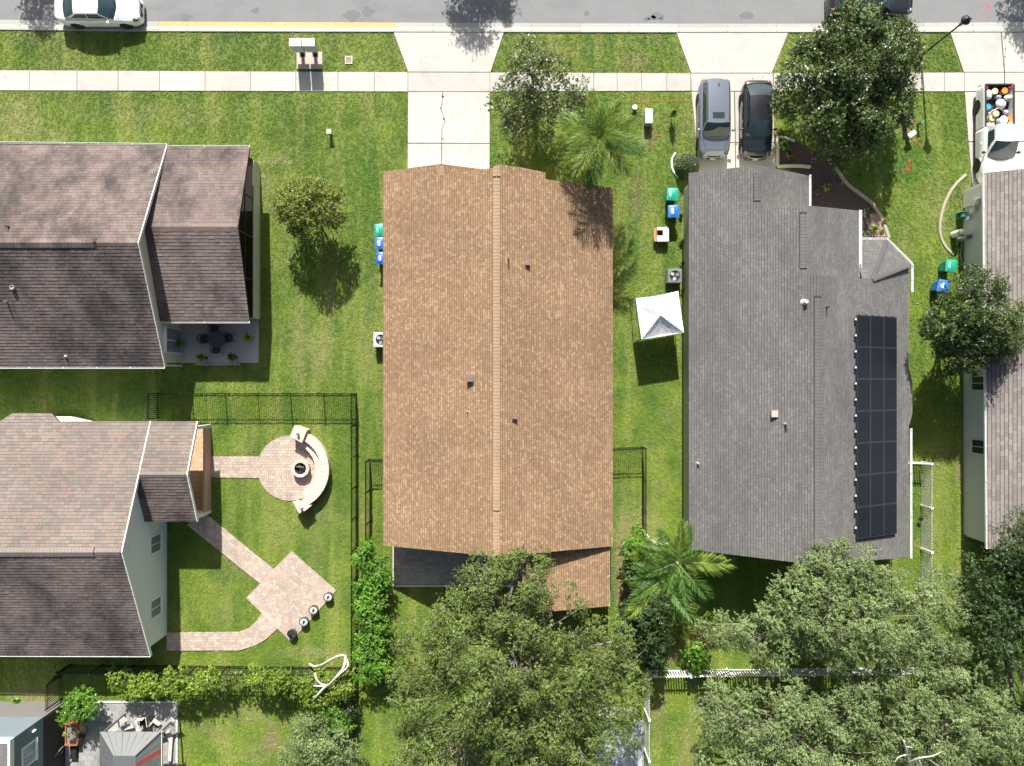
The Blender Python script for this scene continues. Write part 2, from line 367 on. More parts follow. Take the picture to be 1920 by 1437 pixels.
def ridge_caps(parent, p0, p1, slope, mat, wd=.36, pitch=.18, vent=True, name='ridge_cap'):
    """overlapping cap shingles folded over a ridge, each one an object on a shared mesh"""
    p0, p1 = Vector(p0), Vector(p1); d = p1-p0; L = d.length; n = max(1, int(L/pitch)); lift = .05 if vent else .012
    m = MB(); h = wd/2; dz = h*slope; gp = .013
    m.add([(0,0,.012),(pitch-gp,0,.004),(pitch-gp,h,.004-dz),(0,h,.012-dz),(pitch-gp,-h,.004-dz),(0,-h,.012-dz),
           (0,0,-.02),(0,h,-.02-dz),(0,-h,-.02-dz),(pitch-gp,0,-.02),(pitch-gp,h,-.02-dz),(pitch-gp,-h,-.02-dz)],
          [(0,1,2,3),(0,5,4,1),(0,3,7,6),(0,6,8,5),(3,2,10,7),(5,8,11,4),(1,9,10,2),(1,4,11,9)])
    me = bpy.data.meshes.new(name); me.from_pydata(m.v, [], m.f); me.materials.append(mat); me.update()
    ang = math.atan2(d.y, d.x); col = []
    for i in range(n):
        q = p0+d*(i*pitch/L); q.z += lift
        piece(name, me, parent, q, (0, 0, ang), (1, 1+random.uniform(-.03,.03), 1))
    if vent:
        b = MB(); u = d.normalized(); s = Vector((-u.y, u.x, 0))
        for sg in (-1, 1):
            q = [p0+s*sg*.02, p1+s*sg*.02, p1+s*sg*(h+.016), p0+s*sg*(h+.016)]
            zs = [0, 0, -dz-.007, -dz-.007]; lo = [(v.x, v.y, v.z+z-.01) for v, z in zip(q, zs)]; hi = [(v.x, v.y, v.z+z+lift-.012) for v, z in zip(q, zs)]
            fs = [(0,3,2,1),(4,5,6,7),(0,1,5,4),(1,2,6,5),(2,3,7,6),(3,0,4,7)]
            b.add(lo+hi, fs if sg < 0 else [f[::-1] for f in fs])
        obj('ridge_vent', b, MT['deck'], parent)
def gable_wall(parent, axis, c, a0, a1, apex, h0, h1, mat, t=.15, name='wall'):
    """pentagonal wall in the plane x=c (axis 'x') or y=c; from a0 to a1, eaves h0, apex (position) at h1"""
    m = MB(); prof = [(a0, 0), (a1, 0), (a1, h0), (apex, h1), (a0, h0)]; vs = []
    for s in (c-t/2, c+t/2):
        for a, z in prof: vs.append((s, a, z) if axis == 'x' else (a, s, z))
    m.add(vs, [(0,1,2,3,4), (9,8,7,6,5)]+[(i, 5+i, 5+(i+1)%5, (i+1)%5) for i in range(5)])
    return obj(name, m, mat, parent)
def box_wall(parent, x0, y0, x1, y1, h, mat, name='wall', z0=0):
    return obj(name, MB().box(x0, y0, z0, x1, y1, h), mat, parent)
def window_x(parent, x, y0, y1, z0, z1, side, fm, pm, nx=2, ny=1, cols=True):
    """a framed window on a wall facing +-x (side)"""
    f = MB(); s = side; t = .09
    f.box(min(x, x+s*.05), y0, z0, max(x, x+s*.05), y1, z0+t); f.box(min(x, x+s*.05), y0, z1-t, max(x, x+s*.05), y1, z1)
    f.box(min(x, x+s*.05), y0, z0+t, max(x, x+s*.05), y0+t, z1-t); f.box(min(x, x+s*.05), y1-t, z0+t, max(x, x+s*.05), y1, z1-t)
    for i in range(1, nx):
        yy = y0+(y1-y0)*i/nx; f.box(min(x, x+s*.04), yy-.02, z0+t, max(x, x+s*.04), yy+.02, z1-t)
    w_ = obj('window', f, fm, parent)
    obj('sill', MB().box(min(x, x+s*.09), y0-.05, z0-.06, max(x, x+s*.09), y1+.05, z0-.002), fm, w_)
    for i in range(nx):
        ya = y0+(y1-y0)*i/nx+.03; yb = y0+(y1-y0)*(i+1)/nx-.03
        obj('pane', MB().box(min(x+s*.012, x+s*.02), ya, z0+.03, max(x+s*.012, x+s*.02), yb, z1-.03), pm, w_)
    return w_
def leafy(name, C, S, mat, parent=None, up=.6, out=None, aspect=.5, fold=False):
    """one mesh of rhombic leaves at centres C (N,3), lengths S (N,)"""
    n = len(C); nr = RNG.normal(size=(n, 3)); nr /= np.linalg.norm(nr, axis=1)[:, None]
    nr[:, 2] += up*1.4
    if out is not None: nr += out
    nr /= np.linalg.norm(nr, axis=1)[:, None]
    t = np.cross(nr, RNG.normal(size=(n, 3))); t /= np.linalg.norm(t, axis=1)[:, None]+1e-9
    b = np.cross(nr, t); s = S[:, None]
    V = np.empty((n, 4, 3), np.float32)
    V[:, 0] = C-t*s*.5; V[:, 1] = C+b*s*aspect*.5; V[:, 2] = C+t*s*.5; V[:, 3] = C-b*s*aspect*.5
    return quads_obj(name, V, mat, parent)
def quads_obj(name, V, mat, parent=None):
    n = len(V); me = bpy.data.meshes.new(name); org = np.array(origin_of(parent), np.float32)
    me.vertices.add(n*4); me.vertices.foreach_set('co', (V.reshape(-1, 3)-org).astype(np.float32).ravel())
    me.loops.add(n*4); me.loops.foreach_set('vertex_index', np.arange(n*4, dtype=np.int32))
    me.polygons.add(n); me.polygons.foreach_set('loop_start', np.arange(0, n*4, 4, dtype=np.int32))
    me.polygons.foreach_set('loop_total', np.full(n, 4, np.int32))
    me.materials.append(mat); me.update(calc_edges=True)
    o = bpy.data.objects.new(name, me); COL.objects.link(o); o.parent = parent
    return o

# ------------------------------------------------------------ ground, road, pavement
HARD = []                                       # polygons (ground metres) that grass keeps off
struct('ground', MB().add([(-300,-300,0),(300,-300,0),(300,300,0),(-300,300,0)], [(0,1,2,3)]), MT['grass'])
E_ROAD = [(-400,37),(0,37.5),(300,41),(740,43),(1280,45),(1480,45),(1920,42),(2400,41)]
E_GRASS = [(-400,56),(0,57),(300,60),(740,61),(1280,62),(1920,61),(2400,60)]
def interp(pl, x):
    for (x0, y0), (x1, y1) in zip(pl, pl[1:]):
        if x0 <= x <= x1: return y0+(y1-y0)*(x-x0)/(x1-x0)
    return pl[-1][1]
rd = MB(); xs = [-400,0,300,740,1280,1480,1920,2400]
lo = [P2(x, interp(E_ROAD, x)) for x in xs]
rd.add([(x, y, .006) for x, y in lo]+[(x, 33.0, .006) for x, y in lo], [(i, i+1, len(lo)+i+1, len(lo)+i) for i in range(len(lo)-1)])
struct('road', rd, MT['road'])
HARD.append([(-60, 21), (-60, 60), (60, 60), (60, 21)] and poly_px([(-400,20),(2400,20),(2400,-900),(-400,-900)]))
HARD.append(poly_px([(x, interp(E_GRASS, x)+.5) for x in xs]+[(2400,0),(-400,0)]))
st = MB()
for px, py, r in ((1222,34,.22),(1232,30,.3),(1212,37,.15),(1240,36,.12),(660,28,.5),(690,22,.35),(480,20,.2),(350,33,.25),(1100,26,.18),(1400,30,.3)):
    x, y = P2(px, py); n_ = 15; q = [(x+r*random.uniform(.55,1.2)*math.cos(2*math.pi*i/n_)*1.4, y+r*random.uniform(.5,1.1)*math.sin(2*math.pi*i/n_)) for i in range(n_)]; st.add([(a, b, .0085) for a, b in q], [tuple(range(n_))])
struct('oil_stains', st, simple('oil_stained_asphalt', (.142,.148,.153), .8, .25, 9, world=True))
kb = tag(thing('kerb', None, None), kind='structure')
bp = sorted([-200+92*i for i in range(0, 28)]+[297, 740])
bp = [b for b in bp if not (b not in (297, 740) and min(abs(b-297), abs(b-740)) < 30)]
def yroad(x): return interp(E_ROAD, x)
def ygr(x): return interp(E_GRASS, x)
for a, b in zip(bp, bp[1:]):
    m = MB(); n = 4; rows = []
    for i in range(n+1):
        x = a+(b-a)*i/n; x = min(max(x, a+.25), b-.25); y0 = P2(x, yroad(x))[1]; y1 = P2(x, ygr(x))[1]; X = P2(x, 0)[0]
        w_ = y0-y1
        rows += [(X, y0, .0), (X, y0-.002, .018), (X, y0-w_*.48, .004), (X, y0-w_*.62, .055), (X, y0-w_*.78, .068), (X, y1+.01, .07), (X, y1, .055), (X, y1, -.02)]
    for i in range(n):
        for j in range(7):
            m.cur = 1 if (297 <= a < 740 and j in (0, 1)) else (2 if (297 <= a < 740 and j in (2,)) else 0)
            m.cur = 1 if (297 <= a < 740 and j in (0,1)) else 0
            k = i*8+j; m.add([rows[k], rows[k+8], rows[k+9], rows[k+1]], [(0,3,2,1)])
    obj('kerb_stone', m, [MT['gutterc'] if not 297 <= a < 740 else MT['concrete'], MT['yellow']], kb)
def slab_group(name, polys, z=.045, mat='concrete', child='concrete_slab', gap=.012, hard=True):
    root = tag(thing(name, None, None), kind='structure')
    for p in polys:
        q = poly_px(p); cx = sum(a[0] for a in q)/len(q); cy = sum(a[1] for a in q)/len(q)
        if hard: HARD.append(q)
        s = [(cx+(a[0]-cx)*(1-gap/max(.3, abs(a[0]-cx))), cy+(a[1]-cy)*(1-gap/max(.3, abs(a[1]-cy)))) for a in q]
        o = obj(child, MB().prism(s, -.02, z+random.uniform(-.002, .002)), MT[mat], root); bevel(o, .008, 1)
    jb = MB()
    for p in polys: jb.prism(poly_px(p), -.02, z-.022)
    obj('joint_bed', jb, MT['joint'], root)
    return root
def yT(x): return interp([(-400,131),(0,132.3),(765,136),(918,136.5),(1295,138),(1450,138),(1920,136),(2400,135)], x)
def yB(x): return interp([(-400,170),(0,170.5),(765,172.8),(918,172.8),(1295,171.5),(1450,172.5),(1920,172.5),(2400,172)], x)
def walk(xs): return [[(a, yT(a)), (b, yT(b)), (b, yB(b)), (a, yB(a))] for a, b in zip(xs, xs[1:])]
slab_group('pavement', walk([-110,-30,56,145,222,300,385,470,555,634,702,765])+walk([918,1010,1062,1113,1157,1203,1250,1295])+walk([1450,1540,1630,1727,1770,1808]))
crk = [(830,172.8),(829,196),(826.5,205),(833,221),(834.5,231),(829,243),(828.5,262),(828.2,269)]
slab_group('driveway', [[(738,61.4),(945,61.5),(920,136.3),(765,135.8)], [(765,136.3),(918.5,136.6),(918.5,172.6),(765,172.6)],
    [(765,173)]+crk+[(764.5,269)], crk[::-1]+[(828.2,269),(918.5,269.5),(918.5,173)][0:0]+[(830,172.8)][0:0]+[(918.5,173),(918.5,269.5)],
    [(764.5,269.8),(828,269.8),(828,335),(764,335)], [(828.6,269.8),(918.5,270),(918.5,335),(828.6,335)]])
slab_group('driveway', [[(1268,62.3),(1478,62.3),(1447,138),(1295,138)], [(1295,138.3),(1449,138.3),(1449,172),(1296,172)],
    [(1296,172.5),(1376,172.5),(1378,268),(1305,268)], [(1377,172.5),(1449,172.5),(1452,268),(1379,268)],
    [(1305,268.6),(1378,268.6),(1378,345),(1311,345)], [(1379,268.6),(1452,268.6),(1456,345),(1379,345)]])
slab_group('driveway', [[(1781,61.5),(1876,61.5),(1882,136.3),(1806,136.3)], [(1877,61.5),(1992,61.5),(1960,136.3),(1883,136.3)], [(1808,136.6),(1882,136.6),(1882,172.4),(1808,172.4)], [(1883,136.6),(1960,136.6),(1960,172.4),(1883,172.4)],
    [(1808,173),(1882,173),(1887,266),(1815,266)], [(1883,173),(1960,173),(1966,266),(1888,266)], [(1815,266.7),(1887,266.7),(1890,362),(1824,362)], [(1888,266.7),(1966,266.7),(1972,362),(1891,362)]])

HARD += [poly_px([(1296,170),(1450,170),(1456,345),(1311,345)]), poly_px([(1808,170),(1962,170),(1972,362),(1824,362)]), poly_px([(1295,134),(1450,134),(1450,176),(1296,176)]), poly_px([(765,134),(918.5,134),(918.5,200),(765,200)]), poly_px([(1782,61),(1990,61),(1962,176),(1808,176)])]
ck = MB()
def crack(pts, w=.014, z=.0485):
    V = []
    for (x0, y0), (x1, y1) in zip(pts, pts[1:]):
        for i in range(5): V.append(Vector(P(x0+(x1-x0)*i/5+random.uniform(-.5,.5), y0+(y1-y0)*i/5)))
    for a, b in zip(V, V[1:]):
        a = Vector((a.x, a.y, z)); b = Vector((b.x, b.y, z)); w2 = w*random.uniform(.5, 1.6); q = Vector((w2, 0, 0)) if abs((b-a).y) > abs((b-a).x) else Vector((0, w2, 0))
        ck.add([a-q, a+q, b+q, b-q], [(0,1,2,3)])
        if random.random() < .22: ck.lathe(a.x, a.y, [(random.uniform(.02,.06), z-.004), (random.uniform(.01,.05), z+.0006)], 7)
crack([(830,173),(829,196),(826.5,205),(833,221),(834.5,231),(829,243),(828.5,262),(828.2,309)]); crack([(1885,62),(1884,100),(1881,136)], .006); crack([(930,66),(937,74)], .006)
for x, y, r in ((830.5,182,.09),(913,195,.05),(1430,145,.04),(1411,148,.04),(1380,271,.05),(832,224,.07),(831,262,.05)): ck.lathe(*P2(x, y), [(r, .044), (r*.8, .0487)], 9)
struct('cracks', ck, MT['joint'])
# brick-paved areas: each brick its own solid, joined (too small to tell singly in the photograph)
def paved(root, convs, mat, z=.06, ang=0, bl=.27, bw=.17, bond='run', base='joint'):
    ca, sa = math.cos(ang), math.sin(ang); m = MB(); bs = MB()
    for conv in convs:
        conv = ccw(conv); HARD.append(conv); bs.prism(conv, -.02, z-.02)
        A = [p[0]*ca+p[1]*sa for p in conv]; B = [-p[0]*sa+p[1]*ca for p in conv]
        for j in range(math.floor(min(B)/bw), math.ceil(max(B)/bw)):
            off = (j % 2)*bl/2+random.uniform(-.02, .02)
            i0 = math.floor((min(A)-off)/bl)
            for i in range(i0, math.ceil((max(A)-off)/bl)):
                a0, a1 = off+i*bl+.005, off+(i+1)*bl-.005; b0, b1 = j*bw+.005, (j+1)*bw-.005
                parts = [(a0, a1, b0, b1)] if random.random() < .7 else [(a0, (a0+a1)/2-.005, b0, b1), ((a0+a1)/2+.005, a1, b0, b1)]
                for (c0, c1, d0, d1) in parts:
                    q = [(c0*ca-d0*sa, c0*sa+d0*ca), (c1*ca-d0*sa, c1*sa+d0*ca), (c1*ca-d1*sa, c1*sa+d1*ca), (c0*ca-d1*sa, c0*sa+d1*ca)]
                    q = clip_convex(q, conv)
                    if len(q) >= 3: m.prism(q, z-.03, z+random.uniform(-.003, .003))
    obj('paver_bed', bs, MT[base], root)
    o = obj('pavers', m, mat, root); o['kind'] = 'stuff'
MT['paver'] = shingle_mat('pink_beige_pavers', [(.44,.355,.30),(.49,.395,.325),(.39,.32,.28),(.47,.365,.29),(.42,.36,.32),(.53,.43,.355)], .1)
MT['paver2'] = shingle_mat('peach_pavers', [(.56,.38,.25),(.60,.42,.28),(.52,.35,.23)], .08)
MT['pavdark'] = shingle_mat('grey_pavers', [(.37,.345,.31),(.43,.40,.36),(.32,.30,.27),(.40,.37,.33)], .15)
MT['pavgrey'] = shingle_mat('light_grey_stone', [(.30,.30,.30),(.35,.35,.34),(.26,.265,.27),(.32,.31,.295)], .2)
pr = tag(thing('paved_garden_path', None, None), kind='structure')
CC = P2(544, 878); PITC = P2(547, 878); r_ = 61*CAM_H/FPX
circ = [(CC[0]+r_*math.cos(2*math.pi*i/40), CC[1]+r_*math.sin(2*math.pi*i/40)) for i in range(40)]
paved(pr, [circ], MT['paver'])
paved(pr, [poly_px([(396,856),(486,856),(486,896.5),(396,895)])], MT['paver'])
paved(pr, [poly_px([(547,1033),(631,1107),(546,1203),(462,1121)])], MT['paver'], ang=R(-41))
paved(pr, [poly_px([(384,961),(521,1073),(495,1100),(351,984)])], MT['paver'], ang=R(-38), z=.059)
arc_o = [(448,1219.5),(479,1210),(501,1197),(526,1173)]; arc_i = [(448,1184.5),(468,1177),(481,1164),(498,1140)]
paved(pr, [poly_px([(313,1186),(448,1184.5),(448,1219.5),(313,1220)])], MT['paver'], z=.0585)
for i in range(3):
    paved(pr, [poly_px([arc_i[i], arc_i[i+1], arc_o[i+1], arc_o[i]])], MT['paver'], ang=R(12+14*i), z=.0575)

# ------------------------------------------------------------ brown-roofed house
hA = thing('house', 'low house under a large fresh brown shingle roof, in the middle between two driveways', 'house', (0,0,0))
xW, xR, xE = -7.35, -.82, 5.74; s = .429
g_ = dict(wd=.15, ex=.142)
roof_plane(hA, [[(xW,-9.25),(xR,-9.2),(xR,11.42),(xW,11.42)], [(xW,11.42),(-3.92,11.42),(-3.92,12.03),(xW,12.03)]], (s, 0), (xR, 0), 5.3, MT['brown'], MT['deckb'], **g_)
roof_plane(hA, [[(-3.92,10.6),(-1.0,10.6),(-1.0,12.03),(-3.92,12.03)]], (-s, 0), (-3.92, 0), 3.955, MT['brown'], MT['deckb'], **g_)
roof_plane(hA, [[(xR,-9.2),(xE,-9.3),(xE,11.13),(xR,11.13)], [(xR,11.13),(1.83,11.13),(1.83,11.5),(.5,11.6),(xR,11.6)]], (-s, 0), (xR, 0), 5.3, MT['brown'], MT['deckb'], **g_)
roof_plane(hA, [[(.6,-9.0),(5.58,-9.0),(5.58,-12.75),(.6,-12.8)]], (-.25, 0), (5.58, 0), 2.35, MT['brown'], MT['deckb'], **g_)
ridge_caps(hA, (xR, -6.76, 5.3), (xR, 10.97, 5.3), s, MT['brown'], wd=.38, pitch=.18)
ridge_caps(hA, (xR, -9.18, 5.3), (xR, -6.78, 5.3), s, MT['brown'], wd=.36, pitch=.18, vent=False)
ridge_caps(hA, (xR, 10.99, 5.3), (xR, 11.56, 5.3), s, MT['brown'], wd=.36, pitch=.18, vent=False)
ridge_caps(hA, (-3.92, 11.4, 3.96), (-3.92, 12.0, 3.96), s, MT['brown'], wd=.36, pitch=.18, vent=False)
for (a, b, c, d) in ((-7.0,-8.9,-6.85,11.7), (5.25,-8.9,5.4,10.8)): box_wall(hA, a, b, c, d, 2.42, MT['tan'])
gable_wall(hA, 'y', -8.83, -6.84, 5.24, xR, 2.42, 5.05, MT['tan'])
gable_wall(hA, 'y', 10.9, -6.84, 5.24, xR, 2.42, 5.05, MT['tan'])
gable_wall(hA, 'y', 11.62, -6.84, -1.0, -3.92, 2.42, 3.7, MT['tan'])
box_wall(hA, -1.0, 11.0, -.85, 11.7, 2.4, MT['tan']); box_wall(hA, -.84, 11.05, 1.5, 11.3, 2.4, MT['tan'])
obj('garage_door', MB().box(-6.2, 11.705, .05, -1.6, 11.74, 2.2), MT['white'], hA)
obj('gable_trim', MB().box(-1.34, 11.02, 2.2, -.1, 12.0, 2.42), MT['white'], hA)
gutter(hA, (5.59, -9.35, 2.36), (5.59, -12.7, 2.36), MT['trim'])
# patio and its screen frame at the back
pt = tag(thing('back_patio', None, None), kind='structure')
paved(pt, [poly_px([(739,1000),(1000,1000),(1000,1096),(739,1096)])], MT['pavdark'], bl=.3, bw=.2)
obj('patio_edge', MB().box(*P2(738.2,1100), -.01, *P2(990,1097.2), .10), MT['trim'], pt)
obj('patio_edge', MB().box(*P2(737,1100), -.01, *P2(739,1024), .12), MT['trim'], pt)
HARD.append([(-7.0,-9),(5.4,-9),(5.4,-12.6),(1.0,-12.6),(1.0,-9.5)])
for x, y in ((.9,-12.5),(5.3,-12.5),(3.1,-12.5)): obj('porch_post', MB().cbox((x, y, 1.12), (.12,.12,2.24)), MT['white'], hA)
box_wall(hA, .85, -12.5, .95, -9.0, .6, MT['tan'], 'knee_wall'); box_wall(hA, 5.25, -12.5, 5.35, -9.0, 2.2, MT['tan'])
def vent_box(par, px, py, h, mat, d=(.28,.34,.22), label=None):
    x, y, z = P(px, py, h+.1); m = MB().cbox((x, y, h+d[2]/2-.06), (d[0], d[1], d[2]+.1)); m.cbox((x, y, h+d[2]+.0), (d[0]+.06, d[1]+.06, .03))
    o = obj('roof_vent', m, mat, par)
    return o
def vent_pipe(par, px, py, h, mat, r=.06, L=.4):
    x, y, z = P(px, py, h+L*.6); m = MB().lathe(x, y, [(r, h-.12), (r, h+L), (r*.7, h+L), (r*.7, h+L-.05)], 12); m.lathe(x, y, [(r*2.2, h-.06), (r*1.2, h+.08)], 12)
    return obj('vent_pipe', m, mat, par)
MT['ventbrown'] = simple('brown_vent', (.20,.13,.13), .6, .1, 5)
def zA(px): return 0
vent_box(hA, 881, 709, 4.66, MT['ventbrown'], (.3,.34,.28)); vent_box(hA, 965, 781, 4.89, MT['ventbrown'], (.2,.22,.2))
vent_box(hA, 989, 493, 4.58, MT['ventbrown'], (.2,.22,.2)); vent_pipe(hA, 953, 486, 5.0, MT['ventbrown'], .03, .4); vent_pipe(hA, 876, 772, 4.6, MT['trim'], .025, .3)

# ------------------------------------------------------------ upper left house with screened porch
hC = thing('house', 'house with streaked mauve gable roof and a screened side porch, upper left', 'house', (-20,7,0))
lg = dict(wd=.3, ex=.19, th=.017)
roof_plane(hC, [[(-37,7.38),(-19.67,7.38),(-19.62,13.5),(-37,13.7)]], (0, -.49), (0, 7.38), 5.6, MT['mauve'], MT['deck'], **lg)
roof_plane(hC, [[(-37,.93),(-19.72,.93),(-19.67,7.38),(-37,7.38)]], (0, .464), (0, 7.38), 5.6, MT['mauve'], MT['deck'], **lg)
roof_plane(hC, [[(-20.1,8.5),(-14.9,8.5),(-14.9,13.4),(-20.1,13.4)]], (0, -.357), (0, 8.5), 4.35, MT['mauve'], MT['deck'], **lg)
roof_plane(hC, [[(-20.1,3.52),(-14.92,3.52),(-14.9,8.5),(-20.1,8.5)]], (0, .351), (0, 8.5), 4.35, MT['mauve'], MT['deck'], **lg)
ridge_caps(hC, (-30, 7.38, 5.6), (-21.9, 7.38, 5.6), .47, MT['mauve'], wd=.5, pitch=.19)
ridge_caps(hC, (-21.88, 7.38, 5.6), (-19.7, 7.38, 5.6), .47, MT['mauve'], wd=.36, pitch=.19, vent=False)
ridge_caps(hC, (-19.9, 8.5, 4.35), (-14.92, 8.5, 4.35), .35, MT['mauve'], wd=.36, pitch=.19, vent=False)
gable_wall(hC, 'x', -20.08, 1.25, 13.3, 7.38, 2.5, 5.35, MT['cream'])
obj('rake_trim', MB().prism([(-19.70,7.38),(-19.64,7.38),(-19.58,13.5),(-19.64,13.5)], 0, 0, zt=lambda x,y: 5.62-.49*(y-7.38), zb=lambda x,y: 5.43-.49*(y-7.38)), MT['trim'], hC)
obj('rake_trim', MB().prism([(-19.70,7.38),(-19.64,7.38),(-19.69,.93),(-19.75,.93)], 0, 0, zt=lambda x,y: 5.62+.464*(y-7.38), zb=lambda x,y: 5.43+.464*(y-7.38)), MT['trim'], hC)
box_wall(hC, -37, 1.25, -20.16, 1.4, 2.5, MT['cream']); box_wall(hC, -37, 13.1, -20.16, 13.25, 2.5, MT['cream'])
gutter(hC, (-37, .93, 2.6), (-19.75, .93, 2.6), MT['white']); gutter(hC, (-19.62, 13.5, 2.62), (-37, 13.7, 2.62), MT['trim'])
gutter(hC, (-20.0, 3.52, 2.6), (-14.92, 3.52, 2.6), MT['trim'], w=.12); gutter(hC, (-14.92, 13.4, 2.6), (-20, 13.4, 2.6), MT['trim'])
obj('downpipe', MB().box(-19.95, .98, .1, -19.87, 1.06, 2.5), MT['white'], hC)
dw = obj('patio_door', MB().box(-20.0, 1.75, .06, -19.97, 3.25, 2.1), MT['white'], hC)
obj('pane', MB().box(-19.975, 1.82, .12, -19.955, 2.46, 2.03), MT['curtain'], dw); obj('pane', MB().box(-19.975, 2.54, .12, -19.955, 3.18, 2.03), MT['curtain'], dw)
obj('door_awning', MB().box(-19.99, 1.7, 2.2, -19.80, 3.3, 2.25), MT['white'], hC)
def screen_mat():
    m, nt, b = new_mat('dark_screen'); b.inputs['Base Color'].default_value = (.006,.0065,.007,1); b.inputs['Roughness'].default_value = .9; b.inputs['Specular IOR Level'].default_value = .05
    t = nd(nt, 'ShaderNodeBsdfTransparent'); ms = nd(nt, 'ShaderNodeMixShader'); ms.inputs[0].default_value = .94
    nt.links.new(t.outputs[0], ms.inputs[1]); nt.links.new(b.outputs[0], ms.inputs[2]); nt.links.new(ms.outputs[0], nt.nodes['Material Output'].inputs[0]); return m
MT['screen'] = screen_mat()
box_wall(hC, -15.33, 3.84, -15.22, 13.15, 1.05, MT['cream'], 'knee_wall')
for y in (3.84, 6.0, 8.5, 10.8, 13.08):
    z1 = min(2.5+.355*min(y-3.4, 13.5-y), 4.15)
    obj('screen_post', MB().box(-15.31, y, 1.055, -15.25, y+.07, z1), MT['black'], hC)
obj('screen_rail', MB().box(-15.305, 3.92, 2.3, -15.255, 13.07, 2.36), MT['black'], hC)
sc = MB(); sc.add([(-15.28,3.9,1.06),(-15.28,13.1,1.06),(-15.28,13.1,2.5),(-15.28,8.5,4.15),(-15.28,3.9,2.5)], [(0,1,2,3,4)]); obj('screen_panel', sc, MT['screen'], hC)
pf = tag(thing('house_patio', None, None), kind='structure')
obj('patio_slab', MB().box(-20.0, 1.22, -.01, -15.3, 3.78, .07), MT['concrete2'], pf); HARD.append([(-20.0,1.22),(-15.3,1.22),(-15.3,3.8),(-20,3.8)])
obj('porch_floor', MB().box(-20.0, 3.79, -.01, -15.34, 13.1, .075), MT['concrete2'], pf)
obj('brick_edging', MB().box(-19.1, 1.06, -.01, -16.6, 1.2, .09), MT['rust'], pf)
HARD.append([(-37,1.1),(-15.2,1.2),(-15.2,13.3),(-37,13.3)])
vent_pipe(hC, 27, 540, 4.15, MT['metal'], .13, .55); vent_pipe(hC, 12, 566, 4.0, MT['metal'], .04, .5); vent_pipe(hC, 122, 668, 2.9, MT['white'], .04, .12)
vent_pipe(hC, 12, 425, 5.2, MT['blackm'], .03, .3)

# ------------------------------------------------------------ lower left house with white gable wall
hD = thing('house', 'house with speckled pinkish roof and pale windowed gable wall, facing the paved garden', 'house', (-21,-9,0))
roof_plane(hD, [[(-37,-8.9),(-20.54,-8.9),(-20.54,-2.18),(-37,-2.18)], [(-20.54,-5.04),(-17.88,-5.04),(-17.88,-2.18),(-20.54,-2.18)], [(-29.1,-2.18),(-28.5,-1.72),(-26.3,-1.72),(-25.75,-2.18)]],
           (0, -.446), (0, -8.9), 5.6, MT['pink'], MT['deck'], **lg)
roof_plane(hD, [[(-37,-15.45),(-20.54,-15.5),(-20.54,-8.9),(-37,-8.9)]], (0, .4545), (0, -8.9), 5.6, MT['mauve'], MT['deck'], **lg)
roof_plane(hD, [[(-20.9,-7.88),(-17.88,-7.88),(-17.88,-5.04),(-20.9,-5.04)]], (0, .446), (0, -5.04), 3.88, MT['mauve'], MT['deck'], **lg)
ridge_caps(hD, (-30, -8.9, 5.6), (-22.0, -8.9, 5.6), .45, MT['pink'], wd=.5, pitch=.19)
ridge_caps(hD, (-21.98, -8.9, 5.6), (-20.56, -8.9, 5.6), .45, MT['pink'], wd=.36, pitch=.19, vent=False)
ridge_caps(hD, (-20.5, -5.04, 3.88), (-17.9, -5.04, 3.88), .44, MT['pink'], wd=.32, pitch=.19, vent=False)
gable_wall(hD, 'x', -20.93, -15.2, -2.5, -8.9, 2.45, 5.38, MT['palewall'])
box_wall(hD, -37, -15.2, -21.01, -15.05, 2.45, MT['palewall']); box_wall(hD, -37, -2.65, -21.01, -2.5, 2.45, MT['palewall'])
obj('bay_wall', MB().prism([(-28.9,-2.5),(-28.4,-2.0),(-26.4,-2.0),(-25.6,-2.2),(-25.2,-2.3),(-25.2,-2.5)], 0, 2.35), MT['white'], hD)
gutter(hD, (-37, -15.45, 2.6), (-20.56, -15.5, 2.6), MT['white'], w=.07)
for (xa, ya, xb, yb, z0, g, y0) in ((-20.57,-8.9,-20.51,-2.18,5.62,-.446,-8.9), (-20.57,-15.5,-20.51,-8.9,5.62,.4545,-8.9), (-17.91,-5.04,-17.85,-2.18,3.90,-.446,-5.04), (-17.91,-7.88,-17.85,-5.04,3.90,.446,-5.04)):
    obj('rake_trim', MB().prism([(xa,ya),(xb,ya),(xb,yb),(xa,yb)], 0, 0, zt=lambda x,y: z0+g*(y-y0), zb=lambda x,y: z0-.19+g*(y-y0)), MT['palewall'], hD)
window_x(hD, -20.855, -9.95, -8.85, .75, 2.05, 1, MT['white'], MT['curtain'], 2)
window_x(hD, -20.855, -13.7, -12.55, .75, 2.05, 1, MT['white'], MT['curtain'], 2)
obj('wall_vent', MB().lathe(0, 0, [(.22, 0), (.22, .03), (.16, .035)], 20, M=Matrix.Translation((-20.85, -8.9, 4.1)) @ Matrix.Rotation(R(90), 4, 'Y')), MT['palewall'], hD)
